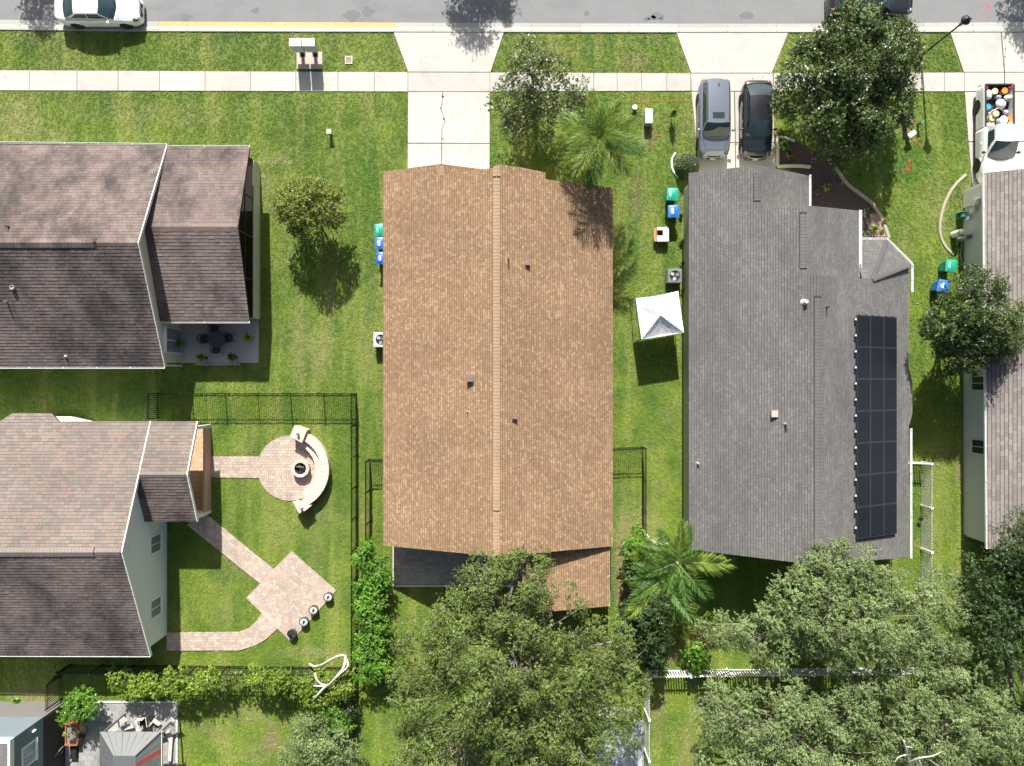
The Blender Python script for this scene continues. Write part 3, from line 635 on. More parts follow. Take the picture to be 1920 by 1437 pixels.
# open porch under the wing
ep = tag(thing('porch_floor', None, None), kind='structure')
paved(ep, [[(-20.8,-7.7),(-18.28,-7.7),(-18.28,-2.55),(-20.8,-2.55)]], MT['paver2'], bl=.3, bw=.3, z=.08)
box_wall(hD, -18.27, -7.75, -18.17, -2.6, .95, MT['rust'], 'knee_wall')
for y0, y1 in ((-2.68,-2.5),(-7.85,-7.67)):
    obj('porch_column', MB().box(-18.36, y0, .0, -18.16, y1, 2.5), MT['palewall'], hD)
    obj('porch_beam', MB().box(-20.85, y0, 2.3, -18.37, y1, 2.5), MT['palewall'], hD)
box_wall(hD, -20.85, -7.84, -18.37, -7.69, 2.29, MT['palewall'])
HARD.append([(-37,-15.3),(-20.8,-15.3),(-20.8,-8.0),(-18.1,-7.9),(-18.1,-2.45),(-37,-2.4)])
vent_pipe(hD, 60, 950, 4.4, MT['trim'], .05, .3) if False else None

# ------------------------------------------------------------ grey house with solar panels
hE = thing('house', 'grey shingled house with stepped gables and a long bank of black solar panels', 'house', (16,0,0))
k = .48; zW = lambda x: 2.6+k*(x-10.03)
gg = dict(wd=.2, ex=.145)
roof_plane(hE, [[(10.03,-9.45),(16.15,-9.6),(16.15,5.72),(10.03,5.72)], [(10.03,5.72),(15.5,5.72),(15.5,9.45),(10.03,9.45)], [(10.03,9.45),(13.4,9.45),(13.4,11.88),(10.03,11.93)]],
           (k, 0), (10.03, 0), 2.6, MT['grey'], MT['deck'], **gg)
roof_plane(hE, [[(16.15,-9.6),(22.62,-9.93),(22.62,5.72),(16.15,5.72)], [(22.62,-2.5),(22.92,-1.75),(22.92,.1),(22.62,.85)], [(19.9,5.72),(22.62,5.72),(22.66,6.73)]], (-k, 0), (16.15, 0), zW(16.15), MT['grey'], MT['deck'], **gg)
roof_plane(hE, [[(15.5,5.4),(19.3,5.4),(19.3,9.6),(15.5,9.45)]], (-k, 0), (15.5, 0), zW(15.5), MT['grey'], MT['deck'], **gg)
roof_plane(hE, [[(13.4,9.1),(16.85,9.1),(16.85,11.8),(13.4,11.88)]], (-k, 0), (13.4, 0), zW(13.4), MT['grey'], MT['deck'], **gg)
roof_plane(hE, [[(19.33,8.12),(21.3,8.12),(19.9,5.73),(19.33,5.73)]], (0, -k), (0, 8.12), 2.6, MT['grey'], MT['deck'], **gg)
nx_, ny_ = (8.12-6.73), (22.66-21.3); nl = math.hypot(nx_, ny_); dd = ((21.3-19.9)*nx_+(8.12-5.72)*ny_)/nl; gm = 1.15/dd
roof_plane(hE, [[(21.3,8.12),(22.66,6.73),(19.9,5.72)]], (-gm*nx_/nl, -gm*ny_/nl), (21.3, 8.12), 2.6, MT['grey'], MT['deck'], **gg)
for (x, ya, yb) in ((16.15,-9.2,4.6), (15.5,6.1,9.1), (13.4,9.95,11.4)):
    ridge_caps(hE, (x, ya, zW(x)), (x, yb, zW(x)), k, MT['grey'], wd=.36, pitch=.18)
for a, b in (((19.9,5.72,3.77),(22.66,6.73,2.61)), ((19.9,5.72,3.77),(21.3,8.12,2.61))): ridge_caps(hE, a, b, .1, MT['grey'], wd=.26, pitch=.18, vent=False)
box_wall(hE, 10.35, -9.1, 10.5, 11.55, 2.58, MT['khaki']); box_wall(hE, 22.1, -9.4, 22.25, 6.4, 2.5, MT['cream'])
gable_wall(hE, 'y', 11.62, 10.36, 16.5, 13.4, 2.55, 4.0, MT['cream']); gable_wall(hE, 'y', 9.2, 10.52, 19.0, 15.5, 2.55, 5.0, MT['cream'])
gable_wall(hE, 'y', 5.5, 10.52, 22.0, 16.15, 2.5, 5.3, MT['cream']); gable_wall(hE, 'y', -9.2, 10.52, 22.08, 16.15, 2.5, 5.3, MT['cream'])
box_wall(hE, 16.45, 9.3, 16.6, 11.5, 2.5, MT['cream']); box_wall(hE, 18.85, 5.6, 19.0, 9.1, 3.2, MT['cream'])
obj('bay_wall', MB().prism([(19.0,5.6),(22.2,5.6),(22.35,6.6),(21.15,7.85),(19.0,7.85)], 0, 2.45), MT['cream'], hE)
HARD.append([(10.25,-9.5),(22.3,-9.5),(22.45,6.6),(21.2,7.9),(19.2,8.0),(19.1,9.3),(16.6,9.4),(16.6,11.7),(10.25,11.7)])
gutter(hE, (16.86, 11.8, 2.62), (16.86, 9.5, 2.62), MT['white'], w=.13) if False else None
def gut(a, b, **kw): gutter(hE, a, b, MT['white'], **kw)
gut((16.88,9.7,2.62), (16.88,11.8,2.62)); gut((19.32,5.9,3.42), (19.32,9.6,3.42), w=.16)
gut((21.3,8.14,2.62), (19.34,8.14,2.62)); gut((22.68,6.74,2.62), (21.3,8.14,2.62)); gut((22.69,5.2,2.62), (22.69,6.72,2.62)); gut((22.64,-9.93,2.6), (22.64,-2.6,2.6), w=.1)
vent_pipe(hE, 1511, 566, 5.25, MT['white'], .09, .3); vent_pipe(hE, 1553, 576, 5.3, MT['blackm'], .03, .35)
vent_box(hE, 1451, 776, 4.5, simple('pale_vent', (.45,.38,.35), .6, .1, 4), (.3,.3,.24)); vent_pipe(hE, 1475, 796, 4.86, MT['metal'], .045, .3); vent_pipe(hE, 1309, 869, 2.75, MT['trim'], .05, .3)
# solar panels: 3 x 7, each its own part
sp_m, nt, b = new_mat('solar_cells'); co = nd(nt, 'ShaderNodeTexCoord').outputs['Object']
b.inputs['Base Color'].default_value = (.011,.013,.019,1); b.inputs['Roughness'].default_value = .3; b.inputs['Specular IOR Level'].default_value = .35
nt.links.new(mix(nt, noise(nt, co, 1.2, 3), (.008,.010,.016), (.018,.021,.030)), b.inputs['Base Color'])
sa_ = thing('solar_array', 'bank of black solar panels mounted on the grey roof, three wide and seven long', 'solar panels', (20.1,-2.4,3.8))
Xa, Xb, Ya, Yb = 18.66, 21.58, 3.70, -8.46; sl = math.atan(k); cw = (Xb-Xa)/3; rl = (Ya-Yb)/7
L3 = cw/math.cos(sl)
pm = MB(); pm.cur = 0; pm.cbox((0,0,0), (L3-.015, rl-.015, .04))
pm.cur = 1; pm.cbox((0,0,.0215), (L3-.10, rl-.10, .003))
pme = bpy.data.meshes.new('solar_panel'); pme.from_pydata(pm.v, [], pm.f); pme.materials.append(simple('panel_frame', (.085,.095,.11), .35, .05, 3, metal=.6)); pme.materials.append(sp_m); pme.polygons.foreach_set('material_index', pm.m); pme.update()
for i in range(3):
    for j in range(7):
        x = Xa+cw*(i+.5); y = Ya-rl*(j+.5)
        piece('solar_panel', pme, sa_, (x, y, zW(16.15)-k*(x-16.15)+.17), (0, sl, 0))
rm = MB()
for i in range(3):
    for f in (.25, .75):
        x = Xa+cw*(i+f); z = zW(16.15)-k*(x-16.15); rm.box(x-.02, Yb-.02, z+.02, x+.02, Ya+.05, z+.12)
obj('mounting_rail', rm, MT['black'], sa_)
z = zW(16.15)-k*(Xa-16.15)
cl = MB().cbox((0,0,0), (.07,.10,.06)); cm = bpy.data.meshes.new('clamp'); cm.from_pydata(cl.v, [], cl.f); cm.materials.append(MT['white']); cm.update()
for j in range(14): piece('clamp', cm, sa_, (Xa-.05, Ya-.25-j*rl/2, z+.17), (0, sl, 0))
bk = MB()
for j in range(14): y = Ya-.3-j*rl/2; bk.box(Xa-.11, y-.22, z+.0, Xa-.01, y+.12, z+.12)
obj('edge_skirt', bk, MT['black'], sa_)

# ------------------------------------------------------------ right edge house
hF = thing('house', 'house with pinkish grey roof and plain light grey side wall, at the right edge', 'house', (30,1,0))
roof_plane(hF, [[(26.82,11.95),(38,11.95),(38,-9.4),(27.02,-9.4)]], (.45, 0), (26.9, 0), 2.6, MT['beige'], MT['deck'], wd=.33, ex=.2, th=.017)
box_wall(hF, 27.3, -9.15, 27.45, 11.5, 2.6, MT['greywall']); gable_wall(hF, 'y', 11.58, 27.3, 38, 37, 2.6, 7.0, MT['trim']); gable_wall(hF, 'y', -9.2, 27.46, 38, 37, 2.6, 7.0, MT['greywall'])
obj('garage_door', MB().box(28.0, 11.66, .05, 33, 11.7, 2.2), MT['white'], hF)
gutter(hF, (27.0, -9.4, 2.6), (26.8, 11.95, 2.6), MT['white'], w=.1) if False else gutter(hF, (26.82, 11.95, 2.62), (27.02, -9.4, 2.62), MT['white'], w=.1)
obj('corner_panel', MB().box(27.22, 10.55, .05, 27.29, 11.5, 2.55), simple('light_panel', (.66,.65,.60), .7, .05, 3), hF)
window_x(hF, 27.3, -.48, .46, .75, 2.0, -1, MT['trim'], MT['glass'], 2); window_x(hF, 27.3, -4.2, -3.25, .75, 2.0, -1, MT['trim'], MT['glass'], 2)
HARD.append([(27.2,11.6),(40,11.6),(40,-9.3),(27.2,-9.3)])

# ------------------------------------------------------------ blue two-storey house, corner
MT['navy'] = simple('slate_blue_stucco', (.16,.205,.235), .8, .05, 2, bmp=.3, dirt=.15); MT['dkwall'] = simple('dark_lower_wall', (.02,.022,.026), .7, .3, 3)
hG = thing('house', 'slate blue two-storey house at the bottom left corner', 'house', (-30,-22,0))
box_wall(hG, -42, -34, -27.0, -19.25, 2.1, simple('grey_brown_wall', (.16,.15,.145), .85, .12, 3, bmp=.3)); box_wall(hG, -26.995, -33.9, -26.97, -19.4, 2.05, MT['dkwall'], 'lower_wall')
box_wall(hG, -42, -34, -26.95, -19.2, 4.7, MT['navy'], 'upper_wall', 2.105)
roof_plane(hG, [[(-42,-34),(-26.98,-34),(-26.98,-19.3),(-42,-19.3)]], (.02,0), (-27,0), 4.95, MT['grey'], MT['deck'], wd=.3, ex=.2)
obj('roof_edge', MB().box(-26.975, -34, 4.65, -26.85, -19.1, 4.98), MT['white'], hG); obj('roof_edge', MB().box(-42, -19.29, 4.65, -26.98, -19.1, 4.98), MT['white'], hG)
window_x(hG, -26.95, -21.3, -20.1, 2.75, 3.95, 1, MT['white'], MT['glassl'], 2)
obj('wall_lamp', MB().lathe(-26.85, -19.55, [(.05,2.9),(.08,3.0),(.05,3.15)], 10), MT['white'], hG)
obj('stair_rail', MB().tube([P(80,1445,1.0),P(118,1400,1.0)],.03).tube([P(90,1445,.5),P(118,1408,.5)],.025).tube([P(90,1445,0),P(90,1440,1.0)],.03), MT['metal'], hG)
HARD.append([(-42,-19.2),(-26.9,-19.2),(-26.9,-34),(-42,-34)])
sg = tag(thing('stone_terrace', None, None), kind='structure')
paved(sg, [poly_px([(122,1338),(180,1317),(331,1317),(331,1460),(122,1460)])], MT['pavgrey'], bl=.42, bw=.3)
obj('terrace_kerb', MB().box(*P2(331.2,1460), -.01, *P2(334.5,1314.5), .11), MT['trim'], sg); obj('terrace_kerb', MB().box(*P2(180,1317), -.01, *P2(331.2,1314.5), .11), MT['trim'], sg)
HARD.append(poly_px([(122,1314),(335,1314),(335,1460),(122,1460)]))

# mulch bed, sand strip, soil patches, edgings
MT['mulch'] = simple('dark_red_mulch', (.085,.062,.062), .95, .6, 9, bmp=1, world=True); MT['sand'] = simple('sandy_soil', (.36,.32,.26), .95, .3, 4, bmp=.6, world=True, dirt=.5); MT['leafl'] = simple('pinkish_mulch', (.30,.20,.17), .95, .5, 9, bmp=1, world=True)
MT['kerbedge'] = simple('edging_concrete', (.36,.33,.26), .85, .15, 4, world=True, dirt=.3)
bedpx = [(1459,262),(1490,264),(1525,285),(1553,300),(1570,320),(1592,348),(1625,372),(1642,388),(1655,410),(1665,445),(1600,452),(1500,400),(1510,330),(1459,312)]
struct('planting_bed', MB().prism(poly_px(bedpx), -.01, .03), MT['mulch']); HARD.append(poly_px(bedpx))
struct('planting_bed', MB().prism(poly_px([(1628,400),(1648,402),(1660,430),(1662,444),(1632,444),(1636,425)]), .0, .036), MT['leafl'])
def edging(label, pts, w=.11, z=.12, mat='kerbedge', n=None, name='garden_edging'):
    V = [Vector(P(x, y, 0)) for x, y in pts]; sm = []
    for i in range(len(V)-1):
        p0 = V[max(i-1,0)]; p1 = V[i]; p2 = V[i+1]; p3 = V[min(i+2,len(V)-1)]
        for t in (0,.25,.5,.75):
            sm.append(.5*((2*p1)+(p2-p0)*t+(2*p0-5*p1+4*p2-p3)*t*t+(3*p1-p0-3*p2+p3)*t**3))
    sm.append(V[-1]); m = MB(); rows = []
    for i, p in enumerate(sm):
        d = (sm[min(i+1,len(sm)-1)]-sm[max(i-1,0)]).normalized(); q = Vector((-d.y, d.x, 0))
        rows.append([p-q*w, p-q*w*.8+Vector((0,0,z*.85)), p+Vector((0,0,z)), p+q*w*.8+Vector((0,0,z*.85)), p+q*w])
    for a, b in zip(rows, rows[1:]):
        for j in range(4): m.add([a[j], b[j], b[j+1], a[j+1]], [(0,3,2,1)])
    for r, fl in ((rows[0], 1), (rows[-1], 0)): m.add(r, [(0,1,2,3,4) if fl else (4,3,2,1,0)])
    HARD.append([(r[0].x, r[0].y) for r in rows]+[(r[4].x, r[4].y) for r in rows[::-1]])
    return top_obj(name, m, MT[mat], label, 'edging', V[0], smooth=False)
edging('long curved concrete edging round the dark mulch bed of the grey house', [(1553,299),(1568,318),(1588,345),(1612,364),(1634,382),(1650,405),(1660,430),(1666,447)])
edging('curved concrete edging arc in the lawn beside the right edge house', [(1811,328),(1790,348),(1773,377),(1763,412),(1763,440),(1772,462),(1788,478)], w=.085, z=.08)
edging('short straight edging between black car and mulch bed', [(1456,258),(1457,285),(1457,312)], w=.1, z=.2, mat='cream')
edging('low edging wall in front of the grey house garage', [(1457,313),(1490,312),(1518,314)], w=.1, z=.2, mat='cream')
edging('short pale edging at the top of the mulch bed', [(1458,258),(1472,260),(1489,265)], w=.08, z=.15, mat='cream')
edging('white curved edging hugging the round clipped hedge', [(1266,288),(1259,302),(1261,320),(1272,334)], w=.06, z=.14, mat='white')
edging('pale curved edging beside the palm, left of the grey house', [(1208,1001),(1217,1010),(1228,1018),(1252,1020)], w=.10, z=.1, mat='white')
edging('thin pale edging line on the grass above the blue corner house', [(0,1299),(50,1301),(100,1302)], w=.04, z=.05, mat='kerbedge')

# ------------------------------------------------------------ trees and shrubs
LM = {
 'oak': leaf_mat('oak_leaves', [(.105,.165,.030),(.155,.215,.050),(.07,.12,.022),(.13,.19,.040),(.23,.28,.095)], .5, .22, .45, .45),
 'oakp': leaf_mat('pale_oak_leaves', [(.165,.24,.082),(.222,.298,.118),(.105,.17,.052),(.188,.265,.096),(.325,.38,.185)], .5, .22, .45, .4),
 'oakd': leaf_mat('dark_oak_leaves', [(.042,.085,.022),(.065,.12,.03),(.032,.065,.018),(.055,.10,.026)], .45, .22),
 'mag': leaf_mat('glossy_leaves', [(.055,.095,.022),(.10,.155,.034),(.038,.07,.018),(.14,.19,.045),(.07,.115,.028)], .38, .2, .6),
 'magt': leaf_mat('sparse_glossy_leaves', [(.06,.09,.028),(.15,.185,.048),(.038,.06,.022),(.085,.12,.036),(.22,.245,.07)], .38, .18, .6),
 'lime': leaf_mat('bright_leaves', [(.115,.27,.022),(.16,.34,.034),(.08,.20,.02),(.21,.38,.05)], .4, .35),
 'limey': leaf_mat('yellow_green_leaves', [(.19,.30,.035),(.26,.37,.055),(.12,.21,.028),(.25,.33,.04)], .4, .3),
 'olive': leaf_mat('olive_leaves', [(.15,.20,.032),(.235,.28,.048),(.09,.13,.024),(.32,.35,.065)], .4, .25),
 'hedge': leaf_mat('clipped_leaves', [(.045,.08,.018),(.065,.11,.024),(.035,.06,.015)], .4, .2),
 'palm': leaf_mat('palm_leaflets', [(.055,.15,.024),(.09,.20,.034),(.04,.105,.02),(.14,.25,.05)], .5, .3, .35, .2),
 'palmy': leaf_mat('yellowing_palm_leaflets', [(.19,.28,.045),(.14,.24,.04),(.26,.33,.06)], .5, .35, .35, .2),
 'palmq': leaf_mat('pale_palm_leaflets', [(.14,.22,.03),(.20,.28,.045),(.10,.17,.026),(.28,.34,.07)], .5, .3, .35, .2),
 'red': leaf_mat('reddish_leaves', [(.10,.09,.03),(.14,.12,.04),(.07,.08,.025)], .4, .2),
}
def limb(m, p0, p1, r0, r1, sag=.12, n=6, seg=6):
    p0, p1 = Vector(p0), Vector(p1); L = (p1-p0).length; pts = []; o1 = Vector([random.gauss(0, 1) for _ in range(3)])*L*sag*.5
    for i in range(seg+1):
        t = i/seg; p = p0.lerp(p1, t)+o1*math.sin(math.pi*t)+Vector((0,0,L*sag))*math.sin(math.pi*t)*(1 if L > 1 else .3)
        pts.append(p)
    m.tube(pts, r0, n, r1); return pts
def crown(root, base, lobes, nleaf, size, mat, bark='bark', trunk_r=.16, cr=.62, spray=.42, dens=5.0, twigs=5, lo=-.25, aspect=.45, fork=.35, up=.55, twig_r=.012, tmat=None, puff=0):
    """lobes: (x,y,z,rxy,rz). A trunk, limbs to each lobe, sub-limbs to leaf clumps, sprays of leaves on each clump"""
    if puff: lobes = [(x, y, z+random.uniform(-.55, .55), r*.90, r*.74) for (x, y, z, r, rz) in lobes]
    C = []; W = []; O = []; base = Vector(base); tm = MB(); zf = min(l[2]-l[4]*.6 for l in lobes)
    top = Vector((base.x, base.y, max(.35, zf*fork+.2))); ctr = Vector((sum(l[0] for l in lobes)/len(lobes), sum(l[1] for l in lobes)/len(lobes), 0))
    tm.tube([base, base.lerp(top, .15)+Vector((.02,.01,0)), base.lerp(top, .6), top], [trunk_r*1.5, trunk_r*1.05, trunk_r*.95, trunk_r*.85], 10)
    br = MB()
    for (x, y, z, r, rz) in lobes:
        ns = max(5, int(dens*r*r/(cr*cr)*.9)); pts = limb(br, top, (x, y, z-rz*.45), trunk_r*.5, trunk_r*.22, .1, 6)
        hub = pts[-1]
        for i in range(ns):
            u = random.uniform(lo, 1); ph = random.uniform(0, 6.283); q = math.sqrt(max(0, 1-u*u)); f = random.uniform(.72, 1.04)
            c = Vector((x+r*f*q*math.cos(ph), y+r*f*q*math.sin(ph), z+rz*f*u)); C.append(c); W.append(cr*random.uniform(.7, 1.25))
            o = Vector((q*math.cos(ph), q*math.sin(ph), u*.8+.35)); O.append(o.normalized())
            if i % 2 == 0: limb(br, pts[random.choice((2,3,4,5))], c, trunk_r*.16, .012, .08, 5, 4)
    C_ = np.array(C); W_ = np.array(W); O_ = np.array(O); nc = len(C_)
    S = max(14, int(44*(cr/.6)**2)); ns = nc*S; ci = np.repeat(np.arange(nc), S)
    d0 = RNG.normal(size=(ns, 3)); d0 += O_[ci]*.55; d0[:, 2] += .35; d0 /= np.linalg.norm(d0, axis=1)[:, None]; rr = RNG.uniform(.62, 1.02, ns)
    so = C_[ci]+d0*(W_[ci]*rr)[:, None]*np.array([1,1,.8]); sd = d0*.9+O_[ci]*.25+RNG.normal(size=(ns, 3))*.42; sd /= np.linalg.norm(sd, axis=1)[:, None]
    sl_ = spray*RNG.uniform(.4, 1.2, ns)*(1+1.1*(RNG.uniform(0, 1, ns) > .9))
    li = RNG.integers(0, ns, nleaf); t = RNG.uniform(0, 1, nleaf)
    Lc = so[li]+sd[li]*(sl_[li]*t)[:, None]+RNG.normal(size=(nleaf, 3))*(spray*.17*(1.15-t))[:, None]
    Lc[:, 2] = np.maximum(Lc[:, 2], .05)
    tr = obj('trunk', tm, MT[bark], root, smooth=True)
    obj('branches', br, MT[bark], tr, smooth=True)
    cw = leafy('crown', Lc, size*RNG.uniform(.6, 1.3, nleaf), mat, root, up*.55, d0[li]*1.25, aspect)
    cw['kind'] = 'stuff'
    if twigs:
        tw = MB(); pick = RNG.choice(ns, min(ns, nc*twigs), replace=False)
        for i in pick:
            a = Vector(so[i])-Vector(sd[i])*.12; b = a+Vector(sd[i])*sl_[i]*1.15; mid = (a+b)/2+Vector(RNG.normal(size=3))*.04
            tw.tube([a, mid, b], twig_r, 3, twig_r*.3, cap=False)
        obj('twigs', tw, MT[tmat or 'palebark'], tr)['kind'] = 'stuff'
    return cw
def L(px, py, h, r, rz): x, y, _ = P(px, py, h); return (x, y, h, r, rz)
def tree(label, cat, base_px, lobes, nleaf, size, mat, name='tree', group=None, **kw):
    b = P(*base_px, 0); t = thing(name, label, cat, b, group); crown(t, b, lobes, nleaf, size, LM[mat], **kw); return t
tree('small round bushy tree alone on the lawn between the left and middle houses', 'tree', (601,400),
     [L(585,385,2.9,1.2,1.0), L(612,392,2.3,1.1,.9), L(555,390,2.2,1.1,.9), L(590,422,1.7,1.2,.8), L(575,362,2.3,.9,.7), L(600,366,2.3,.8,.6)], 42000, .095, 'olive', cr=.34, spray=.2, trunk_r=.07, dens=3.4, twigs=0)
tree('sparse small-leaved magnolia tree overlapping the pavement by the middle driveway', 'tree', (1003,228),
     [L(1005,150,3.4,1.5,1.2), L(965,200,2.4,1.35,1.1), L(1040,190,2.6,1.5,1.1), L(1000,235,1.8,1.3,.9), L(1000,120,3.0,1.1,.8)], 17000, .14, 'magt', name='magnolia_tree', cr=.5, spray=.32, trunk_r=.09, dens=3.2, twigs=2, twig_r=.011)
tree('large dense glossy-leaved magnolia tree overhanging the black car and lamp post', 'tree', (1590,205),
     [L(1590,110,3.9,2.2,1.5), L(1530,150,3.1,1.9,1.5), L(1650,120,3.2,1.9,1.5), L(1560,210,2.9,2.1,1.4), L(1645,200,2.7,1.9,1.3), L(1590,250,2.0,1.7,1.1), L(1610,60,3.2,1.5,1.0), L(1495,185,2.0,1.1,.9), L(1680,90,2.4,1.2,.9)],
     95000, .14, 'mag', name='magnolia_tree', cr=.48, spray=.3, trunk_r=.16, dens=2.6, twigs=1, aspect=.48)
tree('round dense tree beside the right edge house roof, above the blue bin', 'tree', (1757,612),
     [L(1822,560,5.0,1.5,1.1), L(1790,600,4.2,1.6,1.3), L(1850,600,4.2,1.6,1.3), L(1820,640,3.4,1.7,1.2), L(1800,655,2.6,1.4,1.0), L(1868,630,3.5,1.3,.9), L(1775,620,3.2,1.2,1.0)], 80000, .105, 'mag', cr=.42, spray=.26, trunk_r=.12, dens=3.2, twigs=0)
oakk = dict(cr=.52, spray=.27, trunk_r=.3, dens=2.5, twigs=2, aspect=.42, lo=.0, twig_r=.010, puff=1, up=.5)
tree('huge spreading oak behind the brown-roofed house, overlapping its back eave', 'tree', (965,1220),
     [L(960,1100,6.4,1.9,1.3), L(880,1110,5.6,1.3,.9), L(1035,1160,6.2,2.1,1.5), L(870,1190,6.4,2.3,1.6), L(800,1230,5.0,2.0,1.4), L(960,1230,7.6,2.4,1.7), L(1110,1220,5.6,2.0,1.4),
      L(1060,1290,6.8,2.3,1.6), L(900,1300,7.2,2.5,1.7), L(810,1310,5.4,1.9,1.3), L(1150,1290,5.0,1.9,1.3), L(1140,1350,4.8,1.6,1.1), L(990,1370,7.0,2.5,1.7), L(880,1400,6.2,2.4,1.6), L(1080,1390,5.8,2.0,1.4), L(800,1440,4.6,1.8,1.2), L(770,1330,3.6,1.1,.9), L(762,1265,3.4,.9,.8), L(820,1470,5.0,2.0,1.3), L(980,1480,6.5,2.6,1.6), L(780,1395,4.0,1.1,.8), L(1170,1210,4.2,1.1,.9), L(905,1070,5.9,1.2,.8), L(990,1062,5.8,1.1,.8)],
     330000, .094, 'oak', name='oak_tree', **oakk)
tree('pale feathery oak behind the grey house, north of the white picket fence', 'tree', (1560,1150),
     [L(1525,1065,5.8,1.3,1.0), L(1590,1085,6.4,1.9,1.4), L(1640,1100,5.8,1.4,1.0), L(1500,1130,6.0,1.8,1.3), L(1580,1170,7.2,2.3,1.6), L(1660,1160,6.6,2.0,1.4), L(1440,1180,5.2,1.7,1.2), L(1395,1200,4.6,1.3,1.0), L(1480,1205,5.4,1.5,1.1), L(1725,1120,5.4,1.6,1.1), L(1760,1190,5.4,1.7,1.2), L(1690,1212,5.4,1.5,1.1), L(1350,1180,3.8,1.0,.8), L(1775,1110,4.6,1.1,.8), L(1540,1222,4.6,1.4,1.0), L(1610,1235,4.8,1.4,1.0), L(1440,1222,3.8,1.0,.8), L(1745,1240,4.4,1.3,1.0)],
     230000, .087, 'oakp', name='oak_tree', **oakk)
tree('pale oak at the bottom edge, left of the dead bare branch', 'tree', (1440,1360),
     [L(1345,1330,4.8,1.5,1.1), L(1425,1335,5.8,1.8,1.3), L(1380,1400,5.4,2.0,1.4), L(1480,1318,5.4,1.3,1.0), L(1500,1380,6.6,2.3,1.6), L(1590,1322,5.8,1.5,1.1), L(1600,1400,6.2,2.2,1.5), L(1430,1460,6.0,2.2,1.4), L(1560,1470,6.4,2.2,1.5), L(1325,1300,3.8,.9,.7)],
     165000, .087, 'oakp', name='oak_tree', **oakk)
tree('pale yellowish oak at the bottom right, around the dead bare branch', 'tree', (1690,1350),
     [L(1700,1290,6.2,1.9,1.3), L(1790,1300,6.2,1.9,1.3), L(1840,1350,5.4,1.7,1.2), L(1760,1380,7.0,2.2,1.5), L(1680,1400,5.2,1.4,1.0), L(1840,1430,5.2,1.7,1.2), L(1750,1470,6.2,2.1,1.4), L(1640,1340,5.6,1.4,1.0), L(1870,1310,4.8,1.0,.8)],
     140000, .088, 'oakp', name='oak_tree', **oakk)
tree('dark green tree at the right edge, above the pale oaks', 'tree', (1860,1180),
     [L(1850,1080,4.8,1.6,1.2), L(1905,1050,5.6,1.6,1.2), L(1880,1140,5.2,1.9,1.4), L(1850,1200,4.8,1.7,1.2), L(1925,1200,5.4,1.9,1.4), L(1900,1270,4.6,1.9,1.2), L(1820,1130,4.0,1.2,.9), L(1900,1370,3.6,1.8,1.2), L(1930,1440,3.6,1.9,1.2), L(1960,1110,5.8,1.9,1.4)],
     105000, .11, 'oakd', name='oak_tree', **{**oakk, 'twigs': 1, 'dens': 2.2})
tree('dark tree top overlapping the roof of the right edge house', 'tree', (1885,1030), [L(1912,1010,4.9,1.0,.9), L(1945,1030,5.3,1.5,1.2)], 16000, .11, 'oakd', name='oak_tree', cr=.6, spray=.45, trunk_r=.14, dens=3.6, twigs=1, aspect=.36)
# the tree across the street, out of the frame, that throws its shade on the road
def street_tree(px, y0, h, r, label, n=14000):
    X = (px-960)*CAM_H/FPX; b = (X, y0, 0); t = thing('street_tree', label, 'tree', b)
    crown(t, b, [(X, y0, h, r, r*.7), (X-.8, y0-.3, h-.8, r*.8, r*.5), (X+.8, y0+.2, h-.9, r*.8, r*.5)], n, .14, LM['oakd'], cr=.5, spray=.4, trunk_r=.13, dens=3.2, twigs=1)
street_tree(892, 28.0, 4.1, 1.6, 'street tree beyond the road, shading the top of the middle driveway')
street_tree(70, 28.0, 4.2, .85, 'street tree beyond the road, shading it beside the white car', 5000)
street_tree(1925, 27.6, 4.4, 1.3, 'unseen tree added beyond the road to shade its top right corner', 11000)  # added out of frame only for its shadow on the asphalt
# shrubs
def shrub(label, cat, base_px, lobes, n, size, mat, name='shrub', group=None, **kw):
    k = dict(cr=.28, spray=.2, trunk_r=.035, dens=4, twigs=0, lo=-.3, aspect=.5, bark='bark'); k.update(kw)
    return tree(label, cat, base_px, lobes, n, size, mat, name, group, **k)
hl = []
for i in range(13):
    y = 1035+i*18; hl += [L(702-(i % 2)*14+random.uniform(-4, 4), y, 1.35+random.uniform(-.15, .2), .62, .5), L(690+(i % 3)*12, y+8, 1.5, .5, .45)]
shrub('tall bright green hedge inside the black fence left of the big oak', 'hedge', (703,1140), hl, 52000, .11, 'lime', 'hedge', cr=.34, dens=4)
shrub('yellow-green vine hedge on the black fence, left clump below the white house', 'hedge', (310,1278),
      [L(x, y, 1.35, .5, .42) for x, y in ((225,1272),(243,1280),(262,1284),(283,1280),(300,1290),(322,1282),(340,1290),(360,1276),(378,1278),(395,1272),(250,1294),(330,1270))], 16000, .12, 'limey', 'hedge')
shrub('yellow-green vine hedge on the black fence under the bleached branches', 'hedge', (560,1280),
      [L(x, y, 1.35, .5, .42) for x, y in ((478,1266),(495,1274),(512,1280),(530,1276),(548,1286),(566,1276),(584,1288),(602,1276),(622,1284),(640,1292),(585,1304),(610,1300),(648,1276))], 19000, .12, 'limey', 'hedge')
shrub('thin grey-green vine on the fence between the two yellow-green hedges', 'shrub', (425,1285), [L(418,1280,1.1,.4,.35), L(440,1276,1.1,.4,.35), L(410,1292,.9,.35,.3)], 2600, .1, 'oak')
shrub('bright green leafy shrub at the corner of the blue house terrace', 'shrub', (165,1318), [L(150,1325,1.5,.6,.5), L(138,1335,1.3,.5,.4), L(165,1330,1.3,.5,.4), L(152,1312,1.3,.5,.4)], 7000, .15, 'lime', aspect=.32)
